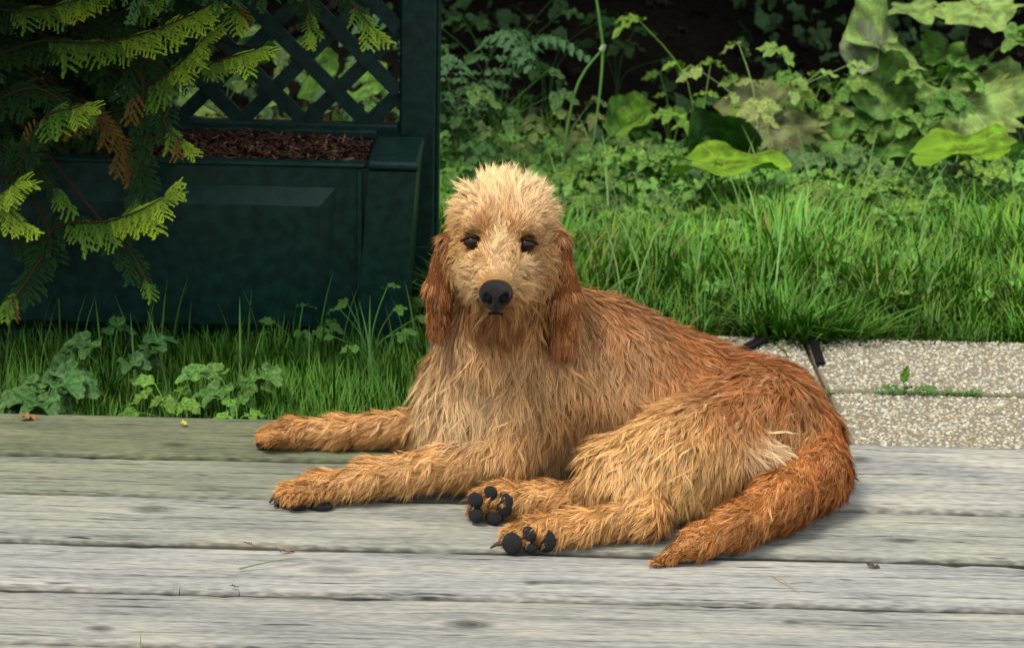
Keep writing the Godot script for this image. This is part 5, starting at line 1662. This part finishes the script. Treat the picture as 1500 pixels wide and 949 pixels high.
func grow_fur(dog: Node3D, o: Vector3, V: PackedVector3Array, N: PackedVector3Array, IX: PackedInt32Array, tint: PackedColorArray, flow: PackedVector3Array, hair: PackedVector3Array) -> void:
	var names := ["body_fur", "head_fur", "ear_fur", "ear_fur", "foreleg_fur", "foreleg_fur", "hind_leg_fur", "hind_leg_fur", "tail_fur"]
	var per := [5, 6, 6, 6, 6, 6, 5, 6, 6]              # hairs in a lock
	var dense := [50000.0, 84000.0, 80000.0, 80000.0, 80000.0, 80000.0, 56000.0, 85000.0, 95000.0]   # locks per square metre
	var gv := []
	var gn := []
	var gc := []
	var gi := []
	for k in 9:
		gv.append(PackedVector3Array())
		gn.append(PackedVector3Array())
		gc.append(PackedColorArray())
		gi.append(PackedInt32Array())
	var eye := Vector3(0, 1.05, 0)
	var wave := FastNoiseLite.new()
	wave.frequency = 34.0
	wave.seed = 5
	var strands := 0
	var steps := 4
	for t in range(0, IX.size(), 3):
		var a := IX[t]
		var b := IX[t + 1]
		var c := IX[t + 2]
		var area := (V[b] - V[a]).cross(V[c] - V[a]).length() * 0.5
		var part := int(hair[a].z)
		var n0 := N[a]
		var see := n0.dot((eye - V[a]).normalized())
		var want: float = area * dense[part] * (1.0 if see > -0.2 else 0.35)
		if V[a].y < 0.006: want *= 0.2
		var count := int(want + rng.randf())
		for q in count:
			var r1 := sqrt(rng.randf())
			var r2 := rng.randf()
			var wa := 1.0 - r1
			var wb := r1 * (1.0 - r2)
			var wc := r1 * r2
			var p := V[a] * wa + V[b] * wb + V[c] * wc
			var skip := false
			for z in BARE:
				if p.distance_squared_to(z[0]) < z[1] * z[1]:
					skip = true
					break
			if skip: continue
			var n := (N[a] * wa + N[b] * wb + N[c] * wc).normalized()
			var hh := hair[a] * wa + hair[b] * wb + hair[c] * wc
			var f := flow[a] * wa + flow[b] * wb + flow[c] * wc
			var w1 := wave.get_noise_3d(p.x, p.y, p.z)
			var w2 := wave.get_noise_3d(p.x + 7.0, p.y, p.z)
			var tang := n.cross(f).normalized()
			var loose := 0.25 if part == 2 or part == 3 else 1.0
			f = (f + tang * (w1 * 1.5 + rf(-0.25, 0.25)) * loose).normalized()
			var wild := 1.0 if rng.randf() < (0.13 if part != 1 else 0.05) else 0.0
			var l := hh.x * rf(0.6, 1.25) * (1.0 + 0.15 * wild)
			var lift := maxf(0.09 if loose > 0.5 else 0.04, hh.y * rf(0.6, 1.4) + w2 * 0.2 + 0.3 * wild * loose)
			var d := (f + n * lift).normalized()
			var curl := (1.0 + wild) * (tang * rf(-0.7, 0.7) * (1.0 if part != 1 else 0.6) + tang * w2 * 1.3) * loose
			var g := [p - n * 0.0015]
			var sd := []
			var nr := []
			var x: Vector3 = g[0]
			var dead := false
			for s in steps:
				var side := d.cross(n).normalized()
				sd.append(side)
				nr.append(side.cross(d))
				x += d * (l / steps)
				if x.y < 0.0015: x.y = 0.0015
				g.append(x)
				d = (d - n * 0.16 * lift + curl * 0.35 * (1.0 if s < 2 else -0.7) + Vector3(0, -0.13 if part != 1 or x.y < 0.4 else 0.0, 0)).normalized()
				var out := d.dot(n)
				if out < 0.05: d = (d + n * (0.05 - out)).normalized()
			sd.append(sd[steps - 1])
			nr.append(nr[steps - 1])
			if part == 1:
				for z in [BARE[1], BARE[2]]:
					if g[2].distance_squared_to(z[0] + Vector3(0, 0.002, 0.008)) < 0.0001 or g[4].distance_squared_to(z[0] + Vector3(0, 0.002, 0.008)) < 0.0001: dead = true
				if g[4].distance_squared_to(NOSE + Vector3(0, 0, 0.014)) < 0.0004: dead = true
			if dead: continue
			var cc := tint[a] * wa + tint[b] * wb + tint[c] * wc
			var kk := rf(0.66, 1.2) if part != 1 else rf(0.6, 1.22)
			if rng.randf() < 0.16: cc = cc.lerp(Color(0.80, 0.58, 0.30), 0.3)
			elif rng.randf() < 0.12: cc = Color(cc.r * 0.72, cc.g * 0.6, cc.b * 0.5)
			var pv: PackedVector3Array = gv[part]
			var pn: PackedVector3Array = gn[part]
			var pc: PackedColorArray = gc[part]
			var pi: PackedInt32Array = gi[part]
			var u := tang
			for s in int(per[part]):
				var off := (u * rf(-0.0036, 0.0036) + f * rf(-0.004, 0.004))
				var lf := rf(0.7, 1.08)
				var ang := rf(-0.5, 0.5)
				var ca := cos(ang)
				var sa := sin(ang)
				var stray := rv(0.0035)
				var wid := rf(0.00027, 0.00056)
				var k2 := kk * rf(0.85, 1.15)
				var first := pv.size()
				strands += 1
				for j in steps + 1:
					var tt := float(j) / steps
					var pt: Vector3 = g[0] + (g[j] - g[0]) * lf + off * (1.0 - 0.75 * tt) + stray * tt * tt + o
					var si: Vector3 = sd[j] * ca + nr[j] * sa
					var no: Vector3 = nr[j] * 0.6 + n * 0.7 - sd[j] * sa * 0.3
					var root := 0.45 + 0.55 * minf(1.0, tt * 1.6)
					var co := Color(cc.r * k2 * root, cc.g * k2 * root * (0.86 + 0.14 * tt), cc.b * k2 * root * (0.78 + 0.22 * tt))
					if j == steps:
						pv.append(pt)
						pn.append(no.normalized())
						pc.append(co)
					else:
						var ww := wid * (1.0 - tt * tt * 0.75)
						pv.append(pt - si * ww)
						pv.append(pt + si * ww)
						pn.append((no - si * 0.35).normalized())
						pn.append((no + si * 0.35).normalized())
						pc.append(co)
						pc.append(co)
				for j in steps - 1:
					var z := first + j * 2
					pi.append(z)
					pi.append(z + 3)
					pi.append(z + 1)
					pi.append(z)
					pi.append(z + 2)
					pi.append(z + 3)
				var z2 := first + (steps - 1) * 2
				pi.append(z2)
				pi.append(z2 + 2)
				pi.append(z2 + 1)
			gv[part] = pv
			gn[part] = pn
			gc[part] = pc
			gi[part] = pi
	print("hairs ", strands)
	for k in 9:
		if gv[k].size() == 0: continue
		var ar := []
		ar.resize(Mesh.ARRAY_MAX)
		ar[Mesh.ARRAY_VERTEX] = gv[k]
		ar[Mesh.ARRAY_NORMAL] = gn[k]
		ar[Mesh.ARRAY_COLOR] = gc[k]
		ar[Mesh.ARRAY_INDEX] = gi[k]
		var m := ArrayMesh.new()
		m.add_surface_from_arrays(Mesh.PRIMITIVE_TRIANGLES, ar)
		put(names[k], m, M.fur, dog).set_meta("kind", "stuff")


# ---------------------------------------------------------------- small things
func make_small_things() -> void:
	# dark straps behind the dog
	var ribbon := func(called: String, label: String, pts: Array, w: Vector3, th: float) -> void:
		var p := smooth_path(pts, 5)
		var s := Shape.new()
		for i in p.size() - 1:
			var a: Vector3 = p[i]
			var b: Vector3 = p[i + 1]
			var nrm := (b - a).normalized().cross(w.normalized()).normalized() * th
			s.hexa([a - w - nrm, b - w - nrm, b + w - nrm, a + w - nrm, a - w + nrm, b - w + nrm, b + w + nrm, a + w + nrm])
		var o := put(called, s.mesh(), M.strap)
		tag(o, label, "strap")
	ribbon.call("strap", "dark flat strap slanting from the dog's back into the grass edge", [Vector3(0.385, -0.011, -3.365), Vector3(0.422, -0.011, -3.406), Vector3(0.49, -0.008, -3.50), Vector3(0.53, -0.012, -3.57)], Vector3(0.009, 0.0, 0.006), 0.002)
	ribbon.call("strap_end", "short black strap end hanging from the grass onto the pebble path", [Vector3(0.556, 0.0, -3.57), Vector3(0.552, -0.006, -3.50), Vector3(0.549, -0.009, -3.41), Vector3(0.546, -0.012, -3.325)], Vector3(0.008, 0.001, 0.001), 0.002)
	# seedling in the joint of the path
	var t := thing("dandelion_seedling", "small seedling with one upright leaf growing from the joint of the path", "plant", Vector3(0.672, -0.03, -3.19))
	var up := tinted(leaf_shape(0, 1.0, 0.5, 0.2, 0.1, 610, 3).mesh(), Color(0.17, 0.33, 0.06))
	leaf_on_stalk(t, up, M.leaf0, Vector3(0.672, -0.03, -3.19), Vector3(0.664, 0.004, -3.18), Vector3(0.15, 1, 0.1), Vector3(-0.3, 0.1, 1), 0.032, 0.0012, Color(0.15, 0.2, 0.08))
	for k in 5: leaf_on_stalk(t, tinted(up, Color(0.11, 0.24, 0.06)), M.leaf0, Vector3(0.672, -0.03, -3.19), Vector3(0.672 + (k - 2) * 0.012, -0.008, -3.18), Vector3((k - 2) * 0.6, 0.35, 0.5), Vector3(0, 1, 0.5), 0.028, 0.0008, Color(0.1, 0.2, 0.06))
	var pl := []
	var ti := []
	for i in 74:
		var x := 0.69 + rf(-0.065, 0.10) * (1.0 if i < 44 else 2.6)
		pl.append(Transform3D(Basis(Vector3.UP, rf(0, TAU)).scaled(Vector3.ONE * rf(0.16, 0.3)), Vector3(x, -0.03, -3.188 + rf(-0.006, 0.008))))
		ti.append(Color(0.075, 0.18, 0.035) * rf(0.7, 1.3))
	var jg := scatter("joint_grass", tuft_mesh(12, 0.11, 0.04, 0.6, 0.008, 620), M.green, pl, ti)
	tag(jg, "short grass sprouting from the joint between two pebble slabs", "grass", "", "stuff")
	# thin grass in the deck joints
	for g in [["thin grass blade rising from the second joint of the deck, at its left end", Vector3(-0.42, -0.02, -2.285), 0.05], ["pair of thin grass blades in the deck joint below the dog's near forepaw", Vector3(-0.268, -0.02, -2.285), 0.032], ["thin grass blades in the nearest deck joint at the left", Vector3(-0.433, -0.02, -2.132), 0.045], ["tiny grass blade in the back joint at the left edge of the deck", Vector3(-0.685, -0.02, -2.607), 0.04], ["thin grass blades in the deck joint under the scattered wood chips", Vector3(-0.335, -0.02, -2.285), 0.03]]:
		var o := thing("grass_sprout", g[0], "grass", g[1])
		for k in 2: put("blade", tinted(tuft_mesh(1, g[2] * (1.0 - 0.25 * k), 0.001, 0.35, 0.0016, 640 + k), Color(0.10, 0.17, 0.05)), M.green, o, Transform3D(Basis(Vector3.UP, rf(0, TAU)), Vector3(k * 0.008, 0, 0)))
	var bits := [["dry grass stalk lying across the near boards, right of the tail tip", Vector3(0.345, 0.003, -2.37), Vector3(0.375, 0.002, -2.32), Color(0.35, 0.24, 0.12), "dry_stalk"], ["green grass blade lying on the board below the near forepaw", Vector3(-0.345, 0.003, -2.352), Vector3(-0.26, 0.006, -2.385), Color(0.13, 0.17, 0.07), "fallen_blade"]]
	for b in bits:
		var s := Shape.new()
		s.tube(smooth_path([b[1], (b[1] + b[2]) * 0.5 + Vector3(0, 0.004, 0.002), b[2]], 4), 0.0011, 0.0004, b[3], b[3], 5)
		var o := put(b[4], s.mesh(), M.bark)
		tag(o, b[0], "grass")
	var chips := [["brown wood chip on the joint left of the near forepaw", Vector3(-0.35, 0.003, -2.437)], ["brown wood chip lying on the board below the joint, left of the hind paws", Vector3(-0.30, 0.003, -2.412)], ["small dark chip near the thin grass on the third board", Vector3(-0.35, 0.003, -2.30)], ["curled brown seed husk on the board right of the tail", Vector3(0.475, 0.003, -2.41)], ["yellow petal lying on the mossy back board", Vector3(-0.512, 0.004, -2.90)], ["withered brown leaf under the lobed leaves at the left edge", Vector3(-0.765, 0.004, -2.905)]]
	for i in chips.size():
		var k := i
		var c: Color = [Color(0.12, 0.06, 0.03), Color(0.14, 0.07, 0.035), Color(0.04, 0.03, 0.025), Color(0.07, 0.045, 0.03), Color(0.45, 0.36, 0.02), Color(0.26, 0.13, 0.05)][i]
		var sh := leaf_shape(0, [0.016, 0.02, 0.012, 0.02, 0.013, 0.03][i], [0.004, 0.004, 0.003, 0.008, 0.009, 0.016][i], 0.5, 0.3, 660 + k, 2)
		var o := put(["wood_chip", "wood_chip", "wood_chip", "seed_husk", "petal", "withered_leaf"][i], tinted(sh.mesh(), c), M.hedge, self, Transform3D(facing(Vector3(1, 0.05, [0.3, -0.2, 0.1, 0.2, 0.5, -0.4][i]), Vector3(0, 1, 0.2)), chips[i][1]))
		tag(o, chips[i][0], ["chip", "chip", "chip", "husk", "petal", "leaf"][i])
	# the bent grass stalk before the dark hollow
	var g := thing("grass_stalk", "tall bent grass stalk with a pale joint in front of the dark hollow", "grass", Vector3(0.10, ground_y(0.10, -4.6), -4.6))
	var o3 := -g.position
	for leg in [[Vector3(0.10, -0.08, -4.6), Vector3(0.132, 0.223, -4.6), Vector3(0.197, 0.338, -4.6)], [Vector3(0.198, 0.34, -4.6), Vector3(0.186, 0.41, -4.6), Vector3(0.166, 0.52, -4.61)], [Vector3(0.197, 0.34, -4.6), Vector3(0.195, 0.26, -4.59), Vector3(0.182, 0.12, -4.58)]]:
		var s := Shape.new()
		var q := []
		for p in smooth_path(leg, 5): q.append(p + o3)
		s.tube(q, 0.004, 0.0025, Color(0.09, 0.2, 0.05), Color(0.12, 0.26, 0.06), 6)
		put("stem", s.mesh(), M.bark, g)
	var nb := Shape.new()
	nb.tube([Vector3(0.194, 0.333, -4.6) + o3, Vector3(0.198, 0.341, -4.6) + o3, Vector3(0.2, 0.348, -4.6) + o3], 0.007, 0.006, Color(0.3, 0.42, 0.2), Color(0.3, 0.42, 0.2), 8)
	put("stem_joint", nb.mesh(), M.bark, g)
